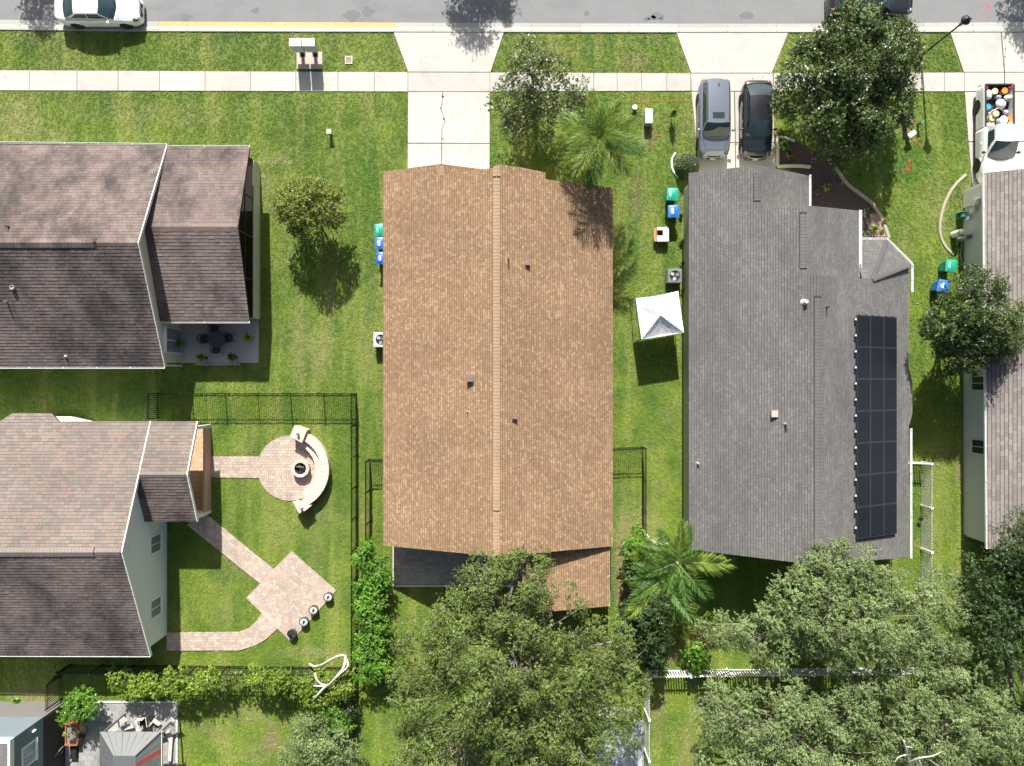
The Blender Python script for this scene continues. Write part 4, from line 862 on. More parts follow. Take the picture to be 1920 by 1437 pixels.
shrub('pale wild bush at the bottom edge left of the lawn strip', 'shrub', (600,1385), [L(590,1380,1.8,1.1,.9), L(630,1400,1.7,1.1,.8), L(560,1405,1.5,1.0,.7), L(600,1420,1.9,1.2,.9), L(650,1420,1.3,.8,.6), L(575,1365,1.2,.7,.5)], 26000, .085, 'oakp', 'shrub', cr=.36)
shrub('bright green bush behind the pale wild bush, close to the fence corner', 'shrub', (620,1352), [L(618,1346,1.2,.7,.5), L(640,1360,1.1,.6,.5), L(600,1356,1.0,.5,.4)], 8000, .10, 'lime')
shrub('low dark bush right of the fence corner at the bottom left', 'shrub', (656,1330), [L(650,1330,.9,.5,.4), L(655,1350,.8,.5,.4)], 4000, .09, 'oakd')
shrub('bright leafy shrub beside the sandy strip, top of the row along the fence', 'shrub', (1188,1030), [L(1195,1010,1.3,.5,.5), L(1190,1030,1.5,.6,.5), L(1200,1045,1.4,.5,.5)], 7500, .13, 'lime')
shrub('dark green shrub beside the sandy strip, middle of the row along the fence', 'shrub', (1188,1075), [L(1190,1065,1.2,.5,.5), L(1186,1085,1.3,.55,.5), L(1195,1100,1.2,.5,.5)], 7000, .12, 'mag')
shrub('dark green shrub below the palm fronds, left of the white fence', 'shrub', (1185,1165), [L(1190,1150,1.4,.6,.5), L(1180,1175,1.5,.7,.5), L(1196,1195,1.3,.6,.5), L(1170,1200,1.3,.6,.5), L(1192,1225,1.1,.5,.4)], 13000, .12, 'oakd')
shrub('glossy green shrub right of the white fence, above the terracotta pot', 'shrub', (1232,1150), [L(1235,1140,2.6,.7,.9), L(1222,1165,2.8,.7,.9), L(1238,1180,2.2,.5,.7), L(1228,1195,2.6,.7,.8), L(1226,1220,2.2,.6,.8), L(1230,1245,1.6,.5,.6), L(1215,1140,2.2,.5,.6)], 22000, .11, 'oakd')
shrub('yellow-leaved young plant directly behind the terracotta pot', 'plant', (1262,1190), [L(1265,1178,.9,.3,.3), L(1280,1172,.9,.25,.25), L(1258,1190,.8,.25,.2)], 700, .15, 'limey')
shrub('bright green broad-leaved plant right of the terracotta pot by the fence', 'plant', (1300,1225), [L(1300,1215,.8,.45,.35), L(1305,1238,.8,.5,.35), L(1312,1248,.7,.4,.3)], 2600, .2, 'lime', aspect=.45)
shrub('dark purple-leaved plant beside the pale oak', 'plant', (1318,1212), [L(1318,1203,.7,.4,.3)], 900, .14, 'red')
# clipped ball hedge
ht = thing('hedge', 'round clipped dark green hedge at the left corner of the garage of the grey house', 'hedge', P(1285,316))
n = 14000; d = RNG.normal(size=(n, 3)); d /= np.linalg.norm(d, axis=1)[:, None]; d[:, 2] = np.abs(d[:, 2]); cx, cy, _ = P(1286, 316)
Lc = np.stack([cx+d[:, 0]*.72*RNG.uniform(.86, 1, n), cy+d[:, 1]*.82*RNG.uniform(.86, 1, n), .15+d[:, 2]*1.05*RNG.uniform(.86, 1, n)], 1)
cw = leafy('foliage', Lc, .075*RNG.uniform(.7, 1.3, n), LM['hedge'], ht, .3, d*1.2); cw['kind'] = 'stuff'
obj('stems', MB().blob((cx, cy, .3), (.58, .66, .75), 14, 9), LM['hedge'], ht)
# small bed plants
def tuft_plant(label, px, py, h=.35, r=.3, n=26, mat='palm', wdt=.03, name='plant', cat='plant', base=0.0, z0=0.03, parent=None):
    b = P(px, py, base); t = thing(name, label, cat, b) if parent is None else parent; V = []
    for i in range(n):
        a = random.uniform(0, 6.283); rr = r*random.uniform(.55, 1); hh = h*random.uniform(.5, 1); s = Vector((-math.sin(a), math.cos(a), 0)); dr = Vector((math.cos(a), math.sin(a), 0)); bb = Vector(b)+Vector((0,0,z0))
        p0 = bb; p1 = bb+dr*rr*.5+Vector((0,0,hh)); p2 = bb+dr*rr+Vector((0,0,hh*.55)); w1 = wdt
        V.append([p0-s*w1*.4, p0+s*w1*.4, p1+s*w1, p1-s*w1]); V.append([p1-s*w1, p1+s*w1, p2+s*w1*.1, p2-s*w1*.1])
    o = quads_obj('leaves', np.array([[tuple(v) for v in q] for q in V], np.float32), LM[mat], t); o['kind'] = 'stuff'
    return t
tuft_plant('spiky agave-like plant at the lower end of the dark mulch bed', 1637, 432, .35, .45, 30, 'palmq', .03)
tuft_plant('small green shrub in the mulch bed, upper one under the tree', 1548, 352, .3, .38, 40, 'olive', .04); tuft_plant('tiny plant near the grey house wall in the mulch bed', 1530, 362, .22, .22, 20, 'olive', .03)
tuft_plant('small rounded plant in the middle of the mulch bed', 1628, 395, .3, .28, 34, 'palm', .04); tuft_plant('small plant against the concrete edging of the mulch bed', 1656, 416, .22, .22, 24, 'olive', .03)
tuft_plant('low plant at the bottom tip of the mulch bed', 1652, 434, .2, .2, 20, 'limey', .03); tuft_plant('low green strip plant beside the bay roof of the grey house', 1613, 442, .25, .4, 40, 'lime', .04)
tuft_plant('green plant in the mulch bed by the black car', 1468, 275, .4, .4, 50, 'lime', .05); tuft_plant('red-leaved plant in the mulch bed by the black car', 1478, 290, .35, .4, 50, 'red', .05)
tuft_plant('grey-green young plant on the lawn left of the driveway, casting a long shade', 1258, 222, 1.2, .3, 60, 'oakp', .03); tuft_plant('small weedy plant by the fence above the blue house', 34, 1312, .35, .3, 30, 'lime', .03)
def wall_plants(label, pts):
    for i, (x, y) in enumerate(pts): tuft_plant(label[i], x, y, .3, .22, 22, 'palm', .035)
wall_plants(['climbing plant at the grey house wall next to the bins', 'plant at the grey house wall level with the cardboard box', 'plant at the grey house wall just above the air conditioner', 'plant under the canopy corner at the grey house wall'], [(1276,405),(1277,455),(1279,495),(1279,545)])

# palms: every frond is a part, on a few shared meshes
def frond_mesh(Lg, n, ll, mat, droop=.55, plume=.5, wl=.022, rise=.35):
    V = []; rach = []
    for i in range(13):
        t = i/12; rach.append(Vector((Lg*(t-.12*t*t), 0, Lg*(rise*t-droop*t*t*1.05))))
    def at(t):
        f = t*12; i = min(11, int(f)); return rach[i].lerp(rach[i+1], f-i)
    for i in range(n):
        t = .12+.88*i/n; p = at(t); l = ll*(.45+.9*math.sin(math.pi*min(1, t*.9+.08)))*random.uniform(.85, 1.1)
        for sd in (-1, 1):
            a = R(62-34*t)+random.uniform(-.12, .12); el = random.uniform(-plume, plume)+.1
            d = Vector((math.cos(a), sd*math.sin(a)*math.cos(el), math.sin(el)*.9)); d2 = d+Vector((0, 0, -.75)); s = d.cross(Vector((0,0,1)))
            s = s.normalized()*wl if s.length > .01 else Vector((wl,0,0)); m_ = p+d*l*.55; e_ = m_+d2.normalized()*l*.5
            V.append([p-s*.5, p+s*.5, m_+s, m_-s]); V.append([m_-s, m_+s, e_+s*.1, e_-s*.1])
    vs = []; fs = []
    for q in V:
        k = len(vs); vs += [tuple(v) for v in q]; fs.append((k, k+1, k+2, k+3))
    m = MB(); m.add(vs, fs); m.cur = 1; m.tube(rach, .03, 4, .008)
    me = bpy.data.meshes.new('frond'); me.from_pydata(m.v, [], m.f); me.materials.append(mat); me.materials.append(MT['frondstem']); me.polygons.foreach_set('material_index', m.m); me.update(); return me
MT['frondstem'] = simple('frond_stem', (.24,.28,.10), .5, .15, 4)
def palm(label, base_px, top_px, h, fronds, Lg, ll, mats, n=34, trunk=(.16,.11), bark='palebark', **kw):
    b = Vector(P(*base_px, 0)); tp = Vector(P(*top_px, h)); t = thing('palm_tree', label, 'palm', b)
    m = MB(); N_ = 14; m.tube([b.lerp(tp, i/N_) for i in range(N_+1)], [trunk[0]+(trunk[1]-trunk[0])*i/N_+(.012 if i % 2 else 0) for i in range(N_+1)], 10)
    obj('trunk', m, MT[bark], t, smooth=True)
    m = MB(); m.tube([tp-Vector((0,0,.15)), tp+Vector((0,0,.35)), tp+Vector((0,0,.75))], [.13,.10,.03], 8); obj('crown_shaft', m, MT['frondstem'], t, smooth=True)
    ms = [frond_mesh(Lg, n, ll, LM[mt], **kw) for mt in mats]
    for i, fr in enumerate(fronds):
        az, pitch, sc = fr[:3]; k = fr[3] if len(fr) > 3 else i % len(ms)
        piece('frond', ms[k], t, tp+Vector((0,0,.3)), (random.uniform(-.15,.15), R(-pitch), R(az)), (sc, sc, sc))
    return t
palm('feathery pale green palm in front of the brown roof, right of the sparse tree', (1103,316), (1122,262), 4.7,
     [(az, random.choice((0,15,28,-12)), random.uniform(.85,1.05)) for az in (8,25,40,58,80,104,128,150,165,180,196,215,238,262,300,322,338,352)]+[(20,50,.8),(140,55,.8),(260,50,.7),(-20,60,.7),(90,65,.6),(60,40,.8),(200,45,.8),(330,42,.85)], 2.75, .66, ['palmq','palm','palmq'], n=66, plume=.9, wl=.014, droop=.6)
palm('broad dark green palm at the back corner of the grey house', (1247,1067), (1266,1052), 2.4,
     [(88,22,1.0,1),(72,5,.9,0),(2,14,1.25,1),(-12,-2,.9,0),(-48,2,1.15,0),(-75,0,1.1,0),(118,10,.85,0),(158,6,.85,0),(200,0,.9,0),(-110,2,.9,0),(40,40,.7,0),(140,45,.7,0)], 2.75, .60, ['palm','palmy'], n=64, plume=.45, wl=.018, droop=.45, trunk=(.12,.09))
palm('palm with long fronds leaning over the white fence, below the sandy strip shrubs', (1234,1090), (1238,1086), 1.8,
     [(222,16,1.2,1),(203,26,.95,0),(240,-4,.9,0),(180,8,.8,0),(262,0,.8,0),(150,10,.8,0),(125,20,.75,0),(-70,8,1.0,0),(-52,14,1.2,0),(300,0,.8,0),(60,40,.6,0)], 2.6, .55, ['palm','palmy'], n=64, plume=.45, wl=.018, droop=.4, trunk=(.11,.08))
palm('small palm tucked between the fence and the two larger palms', (1215,1035), (1216,1036), 1.5, [(az, random.choice((5,20,35)), random.uniform(.8,1.05), 0) for az in (10,55,100,140,185,230,275,320)], 1.3, .4, ['palmy','palm'], n=44, plume=.4, wl=.012, droop=.4, trunk=(.07,.06))
# bare driftwood-like branches, dead branch in the pale oak
def bare(label, cat, paths, mat, name):
    b = P(paths[0][0][0], paths[0][0][1], 0); m = MB()
    t = thing(name, label, cat, b)
    for pth in paths:
        pts = [Vector(P(*p[:3])) for p in pth]; sm = []
        for i in range(len(pts)-1):
            p0, p1, p2, p3 = pts[max(i-1,0)], pts[i], pts[i+1], pts[min(i+2,len(pts)-1)]
            for q in (0,.33,.66): sm.append(.5*((2*p1)+(p2-p0)*q+(2*p0-5*p1+4*p2-p3)*q*q+(3*p1-p0-3*p2+p3)*q**3))
        sm.append(pts[-1]); r0, r1 = pth[0][3], pth[-1][3]
        mm = MB().tube(sm, [(r0+(r1-r0)*i/(len(sm)-1))*random.uniform(.85,1.15) for i in range(len(sm))], 8); obj('branch', mm, MT[mat], t, smooth=True)
MT['bleach'] = simple('bleached_wood', (.50,.47,.42), .8, .3, 9, bmp=.6, dirt=.4)
bare('bleached twisted branches lying over the fence at the corner of the paved garden', 'branches', [
    [(651,1232,1.3,.07),(640,1229,1.5,.09),(622,1236,1.3,.08),(605,1246,.9,.06),(590,1250,.4,.05),(580,1245,.2,.07)],
    [(648,1232,1.4,.09),(645,1250,1.8,.09),(632,1268,2.0,.06),(615,1286,2.0,.05)], [(650,1236,1.4,.07),(652,1250,1.9,.06),(636,1265,2.1,.04),(612,1288,2.0,.04)],
    [(590,1262,2.2,.07),(594,1275,2.2,.07),(602,1283,2.1,.06),(613,1286,2.0,.07)], [(612,1285,2.0,.09),(600,1298,2.1,.08),(586,1315,1.8,.05)], [(588,1286,2.1,.05),(604,1287,2.1,.05),(614,1285,2.0,.05)],
    [(634,1306,1.6,.03),(628,1314,1.3,.025),(623,1322,.9,.02)], [(660,1310,.6,.03),(645,1318,.4,.03)]], 'bleach', 'driftwood')
bare('bare pale dead branch sticking out of the oaks at the bottom right', 'branch', [
    [(1700,1470,5.5,.09),(1702,1440,7.2,.08),(1700,1410,8.3,.06),(1694,1388,8.6,.035)], [(1702,1432,7.6,.06),(1722,1422,8.2,.05),(1748,1418,8.4,.035),(1765,1410,8.4,.02)], [(1722,1422,8.2,.04),(1728,1440,8.0,.03),(1732,1450,7.8,.02)],
    [(1701,1415,8.2,.04),(1685,1420,8.3,.03),(1676,1432,8.2,.02)], [(1698,1400,8.4,.035),(1712,1402,8.5,.02)], [(1738,1420,8.3,.03),(1752,1432,8.1,.02),(1768,1440,8.0,.015)]], 'palebark', 'dead_branch')

# ------------------------------------------------------------ fences
def fence(label, pts, h, post_sp, pick_sp, mat, pw=.065, kw=.026, rails=(.12, .88), pick_top=1.0, name='metal_fence', group=None, rail_h=.035, post_extra=.04, pointed=False, flat=.026):
    b = Vector(P(*pts[0], 0)) if len(pts[0]) == 2 and max(map(abs, pts[0])) > 45 else Vector((*pts[0], 0))
    t = thing(name, label, 'fence', b, group); W_ = [Vector((*p, 0)) for p in pts]
    def mesh(nm, m): me = bpy.data.meshes.new(nm); me.from_pydata(m.v, [], m.f); me.materials.append(mat); me.update(); return me
    pm = MB().box(-pw/2,-pw/2,0,pw/2,pw/2,h+post_extra); pm.add([(-pw*.65,-pw*.65,h+post_extra),(pw*.65,-pw*.65,h+post_extra),(pw*.65,pw*.65,h+post_extra),(-pw*.65,pw*.65,h+post_extra),(0,0,h+post_extra+pw*.6)], [(0,3,2,1),(0,1,4),(1,2,4),(2,3,4),(3,0,4)])
    pme = mesh('post', pm); km = MB().box(-kw/2,-flat/2,.06,kw/2,flat/2,h*pick_top)
    if pointed: km.add([(-kw/2,-flat/2,h*pick_top),(kw/2,-flat/2,h*pick_top),(kw/2,flat/2,h*pick_top),(-kw/2,flat/2,h*pick_top),(0,0,h*pick_top+kw*.7)], [(0,1,4),(1,2,4),(2,3,4),(3,0,4)])
    kme = mesh('picket', km)
    for a, c in zip(W_, W_[1:]):
        d = c-a; Ln = d.length; ang = math.atan2(d.y, d.x); n = max(1, round(Ln/post_sp)); u = d/Ln
        for i in range(n+1):
            if i == n and c != W_[-1]: continue
            piece('post', pme, t, a+d*i/n, (0,0,ang))
        for z in rails:
            m = MB().box(-Ln/2, -.014, -rail_h/2, Ln/2, .014, rail_h/2); o = obj('rail', m, mat, None); o.parent = t; o.location = (a+c)/2+Vector((0,0,h*z))-b; o.rotation_euler = (0,0,ang)
        k = int(Ln/pick_sp)
        for i in range(1, k):
            q = a+u*(i*Ln/k); f = (i*Ln/k) % (Ln/n)
            if min(f, Ln/n-f) < pw*.7: continue
            piece('picket', kme, t, q, (0,0,ang))
    return t
BLK = MT['black']; XE, YN, YS = -9.41, -.63, -17.15
fence('long black metal fence closing the paved garden towards the upper left house', [(-21.3, YN), (XE, YN)], 1.45, 1.83, .112, BLK, rails=(.08,.86,.98))
fence('black metal fence running down the right side of the paved garden', [(XE, YN-.06), (XE, -21.0)], 1.45, 1.9, .112, BLK, rails=(.08,.86,.98))
fence('black metal fence below the paved garden, half covered by vine hedges', [(XE-.05, YS), (-26.6, -17.0)], 1.45, 1.83, .115, BLK, rails=(.08,.86,.98))
fence('short black fence return on the left end near the lower left house', [(-21.35, YN), (-21.35, -2.1)], 1.45, 1.6, .112, BLK, rails=(.08,.86,.98))
fence('short black fence stepping down to the blue corner house', [(-26.7, -17.0), (-27.25, -17.7), (-27.25, -19.1)], 1.45, 1.6, .112, BLK, rails=(.08,.86,.98))
fence('black metal fence on the left flank of the brown-roofed house, round the bright hedge', [(-7.05, -4.6), (-8.58, -4.6), (-8.58, -17.6), (-7.0, -17.75)], 1.45, 1.83, .112, BLK, rails=(.08,.86,.98))
fence('black metal fence on the right flank of the brown-roofed house', [(5.5, -3.95), (7.85, -3.85), (7.85, -9.6)], 1.45, 1.83, .112, BLK, rails=(.08,.86,.98))
WH = MT['white']
fence('white picket fence running beside the solar house', [(22.35, -4.72), (24.72, -4.78), (24.72, -12.6)], 1.15, 2.55, .15, WH, pw=.12, kw=.075, rails=(.1,.9), rail_h=.09, name='picket_fence', pointed=True, pick_top=1.0)
fence('white picket fence crossing under the pale oaks', [(8.15, -17.35), (25.0, -17.15)], 1.12, 2.44, .155, WH, pw=.12, kw=.075, rails=(.14,.88), rail_h=.09, name='picket_fence', pointed=True)
fence('white picket fence seen edge-on right of the big oak', [(8.02, -13.6), (8.02, -17.28), (8.02, -24.5)], 1.5, 2.44, .16, WH, pw=.12, kw=.07, rails=(.14,.88), rail_h=.08, name='picket_fence')

# ------------------------------------------------------------ fire pit and seat wall
MT['wallstone'] = shingle_mat('cream_wall_blocks', [(.58,.48,.42),(.63,.53,.46),(.54,.45,.40),(.60,.48,.40)], .08)
def arc_blocks(m, c, r0, r1, z0, z1, a0, a1, n, gap=.006):
    for i in range(n):
        b0 = a0+(a1-a0)*i/n+gap/r1; b1 = a0+(a1-a0)*(i+1)/n-gap/r1
        q = [(c[0]+r0*math.cos(b0), c[1]+r0*math.sin(b0)), (c[0]+r1*math.cos(b0), c[1]+r1*math.sin(b0)), (c[0]+r1*math.cos(b1), c[1]+r1*math.sin(b1)), (c[0]+r0*math.cos(b1), c[1]+r0*math.sin(b1))]
        m.prism(q, z0, z1)
sw = thing('seat_wall', 'curved stone seat wall with back rest wrapped round the fire pit', 'garden wall', (PITC[0]+1.9, PITC[1], 0))
m = MB()
for j in range(3): arc_blocks(m, PITC, 1.98, 2.36, .0+j*.2, .2+j*.2-.008, R(-66+j*2), R(70-j*2), 26)
obj('backrest_wall', m, MT['wallstone'], sw)
m = MB(); arc_blocks(m, PITC, 1.94, 2.42, .6, .68, R(-65), R(69), 22)
obj('wall_cap', m, MT['wallstone'], sw)
m = MB(); arc_blocks(m, PITC, 1.58, 1.935, .06, .36, R(-63), R(66), 22); obj('bench', m, MT['wallstone'], sw)
m = MB(); arc_blocks(m, PITC, 1.53, 1.935, .365, .43, R(-63), R(66), 18); obj('bench_cap', m, MT['wallstone'], sw)
for nm, pts in (('pillar', [(552.6,797.5),(576,806.5),(566,831),(543.5,818)]), ('pillar', [(548,940.5),(584,948.5),(573,957.5),(561,963)])):
    q = poly_px(pts, .85); cx_ = sum(a[0] for a in q)/4; cy_ = sum(a[1] for a in q)/4
    m = MB().prism([(cx_+(a[0]-cx_)*.9, cy_+(a[1]-cy_)*.9) for a in q], 0, .78).prism(q, .785, .86); pl = obj(nm, m, MT['wallstone'], sw)
    obj('globe_lamp', MB().lathe(cx_, cy_, [(.07,.86),(.05,.92),(.05,.98)], 12).blob((cx_,cy_,1.05),(.085,.085,.085),12,8), simple('grey_globe', (.25,.26,.27), .35, .2, 8), pl)
fp = thing('fire_pit', 'round stone fire pit with a dark bowl in the middle of the round patio', 'fire pit', (*P2(563.4,878.7,.45), 0))
fx, fy = P2(563.4, 878.7, .45); m = MB()
for j in range(2): arc_blocks(m, (fx, fy), .36, .50, .06+j*.19, .24+j*.19, R(8*j), R(360+8*j), 14)
obj('ring_wall', m, MT['wallstone'], fp); m = MB(); arc_blocks(m, (fx, fy), .36, .54, .445, .51, 0, R(360), 10); obj('ring_cap', m, MT['wallstone'], fp)
obj('bowl', MB().lathe(fx, fy, [(.0,.2),(.3,.22),(.355,.38),(.355,.50),(.34,.50),(.335,.4),(.28,.27),(.0,.25)], 24), MT['blackm'], fp)
m = MB()
for i in range(9): a = random.uniform(0, 6.28); r1 = .27; m.tube([(fx+r1*math.cos(a), fy+r1*math.sin(a), .3+.02*i), (fx-r1*.8*math.cos(a+.5), fy-r1*.8*math.sin(a+.5), .32+.02*i)], .03, 6)
obj('logs', m, simple('charred_wood', (.10,.095,.08), .9, .5, 9), fp)

# four round planters at the edge of the square patio
MT['pot_grey'] = simple('grey_metal_pot', (.09,.095,.10), .5, .3, 6, metal=.3); MT['icewhite'] = simple('pale_gravel', (.50,.52,.52), .9, .35, 14, bmp=.8)
for (x, y), lb in zip(((615.5,1119),(588,1143.5),(570,1165.5),(547.5,1188)), ('round metal planter at the right corner of the square patio', 'round metal planter, second from the right corner of the square patio', 'round metal planter with a fallen lamp on it, third from the right corner', 'round metal planter filled with dark plants, at the lowest corner of the square patio')):
    gx_, gy_ = P2(x, y, .3); t = thing('planter', lb, 'planter', (gx_, gy_, 0), 'round planters along the square patio')
    obj('pot', MB().lathe(gx_, gy_, [(.19,0.0),(.235,.1),(.27,.42),(.245,.42),(.235,.36),(.0,.36)], 22), MT['pot_grey'], t)
    obj('gravel', MB().lathe(gx_, gy_, [(.235,.361),(.18,.385),(.1,.39),(.0,.395)], 18), MT['icewhite'] if x > 560 else MT['blackm'], t)
    m = MB()
    if x > 560: m.tube([(gx_-.04,gy_-.08,.40),(gx_+.03,gy_+.06,.46)], .035, 8).blob((gx_+.03,gy_+.07,.46),(.06,.06,.05),8,6)
    else:
        for i in range(5): m.blob((gx_+random.uniform(-.12,.14), gy_+random.uniform(-.14,.1), .44), (.07,.06,.08), 8, 6, .2)
    obj('ornament', m, MT['pot_grey'] if x > 560 else MT['black'], t)

# ------------------------------------------------------------ patio furniture by the screened porch
MT['furn'] = simple('dark_cast_metal', (.018,.022,.026), .45, .2, 6)
tx_, ty_ = P2(406, 636, .75); t = thing('patio_table', 'round black patio table on the shaded slab by the screened porch', 'table', (tx_, ty_, .07))
obj('table_top', MB().lathe(tx_, ty_, [(.0,.74),(.50,.745),(.52,.76),(.52,.775),(.48,.78),(0,.782)], 30), simple('dark_tabletop', (.03,.04,.05), .3, .1, 3), t)
obj('pedestal', MB().tube([(tx_,ty_,.12),(tx_,ty_,.74)], .05, 10), MT['furn'], t)
for k in range(4): a = R(45+90*k); obj('leg', MB().tube([(tx_,ty_,.3),(tx_+.3*math.cos(a),ty_+.3*math.sin(a),.09)], .025, 6), MT['furn'], t)
def chair_proto():
    c = thing('patio_chair', 'x', 'chair', (0,0,0))
    obj('seat', MB().lathe(0, 0, [(.0,.43),(.24,.43),(.26,.45),(.22,.47),(0,.455)], 20), MT['furn'], c)
    m = MB()
    pts = [( -.26*math.cos(R(a)), .27*math.sin(R(a)), .85 if abs(a) < 50 else .68) for a in range(-95, 96, 12)]
    m.tube(pts, .028, 6); obj('back_rail', m, MT['furn'], c)
    m = MB()
    for a in range(-60, 61, 15): m.tube([(-.22*math.cos(R(a)), .22*math.sin(R(a)), .46), (-.26*math.cos(R(a)), .27*math.sin(R(a)), .84)], .011, 4)
    obj('back_slats', m, MT['furn'], c)
    for sx, sy in ((-.2,-.2),(-.2,.2),(.2,-.2),(.2,.2)): obj('leg', MB().tube([(sx*.8,sy*.8,.44),(sx*1.15,sy*1.15,.0)], .018, 6), MT['furn'], c)
    for sy in (-1, 1): obj('armrest', MB().tube([(-.12,sy*.27,.68),(.1,sy*.28,.67),(.2,sy*.25,.62),(.19,sy*.21,.44)], .024, 6), MT['furn'], c)
    return c
c0 = chair_proto(); lbs = ['black patio chair left of the round table', 'black patio chair above the round table, nearest the porch roof', 'black patio chair right of the round table', 'black patio chair below the round table, between the potted plants']
for i, (a, (x, y)) in enumerate(((0,(383,636)),(-100,(402,617)),(182,(429,634)),(95,(406,655)))):
    c = c0 if i == 0 else copy_tree(c0); q = P(x, y, .5); c.location = (q[0], q[1], .07); c.rotation_euler = (0,0,R(a)); c['label'] = lbs[i]; c['group'] = 'chairs round the patio table'
def potted(label, px, py, r, h, mat, plant, ph, pr, n=30, z0=.0, pn='pot', wdt=.035):
    gx_, gy_ = P2(px, py, h); t = thing('potted_plant', label, 'plant pot', (gx_, gy_, z0))
    obj(pn, MB().lathe(gx_, gy_, [(r*.7,z0),(r,z0+h*.9),(r*1.1,z0+h*.92),(r*1.1,z0+h),(r*.9,z0+h),(r*.86,z0+h*(.86 if plant else .3)),(0,z0+h*(.86 if plant else .3))], 20), mat, t)
    if plant: tuft_plant(None, px, py, ph, pr, n, plant, wdt, z0=z0+h*.8, parent=t, base=h)
    return t
MT['terra'] = simple('terracotta', (.36,.13,.07), .75, .15, 4); MT['bluepot'] = simple('blue_grey_pot', (.22,.27,.36), .5, .2, 4)
potted('yellow-green plant leaning out of a terracotta pot at the right of the slab', 470, 634, .15, .3, MT['terra'], 'limey', .35, .42, 34, .07)
potted('green potted plant at the slab edge, left of the two by the brick edging', 384, 671, .14, .28, MT['furn'], 'lime', .4, .38, 46, .07)
potted('green potted plant at the slab edge, right of the two by the brick edging', 440, 670, .14, .28, MT['furn'], 'palm', .4, .38, 46, .07)
potted('small plant in a blue-grey pot beside the glass door', 344, 645, .15, .3, MT['bluepot'], 'lime', .3, .36, 30, .07)
for (x, y), lb in (((389,682),'small white and blue garden ornament below the left slab plant'), ((446,682),'small white and blue garden ornament below the right slab plant')):
    g = P(x, y); t = thing('garden_ornament', lb, 'ornament', g); obj('stake', MB().tube([(g[0]-.15,g[1]+.12,.05),(g[0]+.05,g[1]-.12,.3)], .02, 5), MT['white'], t); obj('bulb', MB().blob((g[0]+.12,g[1]-.05,.18),(.11,.11,.11),10,7), MT['bluepot'], t)
potted('wide terracotta pot standing on the grass by the white picket fence', 1265.5, 1202.5, .26, .42, MT['terra'], None, 0, 0)

# ------------------------------------------------------------ bins
def bin_proto(col, name_, lab):
    t = thing('wheelie_bin', 'x', 'bin', (0,0,0)); mt = simple(name_, col, .42, .08, 3)
    m = MB(); vs = []
    for z, sx, sy in ((.12,.22,.24),(.95,.29,.33)): vs += [(-sx,-sy,z),(sx,-sy,z),(sx,sy,z),(-sx,sy,z)]
    m.add(vs, [(0,3,2,1),(4,5,6,7),(0,1,5,4),(1,2,6,5),(2,3,7,6),(3,0,4,7)]); b_ = obj('body', m, mt, t); bevel(b_, .04, 2)
    m = MB(); m.patch((-.32,-.37,.97),(.32,-.37,.97),(.32,.36,.97),(-.32,.36,.97),6,6,(0,0,.07)).box(-.32,-.37,.93,.32,.36,.968); l_ = obj('lid', m, mt, t, smooth=False); bevel(l_, .03, 2)
    m = MB(); m.box(-.13,-.18,1.025,-.10,.18,1.045); m.box(-.18,-.1,1.02,-.16,.12,1.04)
    if lab: m.box(-.085,-.16,1.026,-.0,.16,1.047)
    obj('lid_marking', m, MT['white'], t)
    obj('handle', MB().tube([(.30,-.22,.9),(.36,-.22,.95),(.36,.22,.95),(.30,.22,.9)], .018, 6), mt, t)
    for s_ in (-1, 1): obj('wheel', MB().lathe(0,0,[(.11,-.025),(.11,.025)],16, M=Matrix.Translation((.24, s_*.25, .11)) @ Matrix.Rotation(R(90),4,'X')), MT['blackm'], t)
    return t
gb = bin_proto((.015,.33,.22), 'green_plastic', False); bb = bin_proto((.03,.16,.50), 'blue_plastic', True)
ug = ub = False
for kind, x, y, rz, lb in (('g',712,431,3,'green bin at the left wall of the brown-roofed house'), ('b',713,456,2,'lighter blue bin, middle of the three at the brown-roofed house'), ('B',715,484,-3,'deep blue bin with a white label, lowest of the three at the brown-roofed house'),
        ('g',1261,364,-4,'green bin at the left wall of the grey house below the round hedge'), ('b',1263,396,2,'blue bin at the left wall of the grey house'), ('g',1784,498,-5,'green bin at the wall of the right edge house'), ('b',1769,536,-12,'blue bin half hidden under the tree of the right edge house')):
    src = gb if kind == 'g' else bb
    if kind == 'g' and not ug: c = gb; ug = True
    elif kind == 'b' and not ub: c = bb; ub = True
    elif kind == 'B': c = bin_proto((.01,.10,.55), 'deep_blue_plastic', True)
    else: c = copy_tree(src)
    q = P(x, y, 1.0); c.location = (q[0], q[1], 0); c.rotation_euler = (0,0,R(rz)); c['label'] = lb; c['group'] = 'wheeled bins along the house walls'

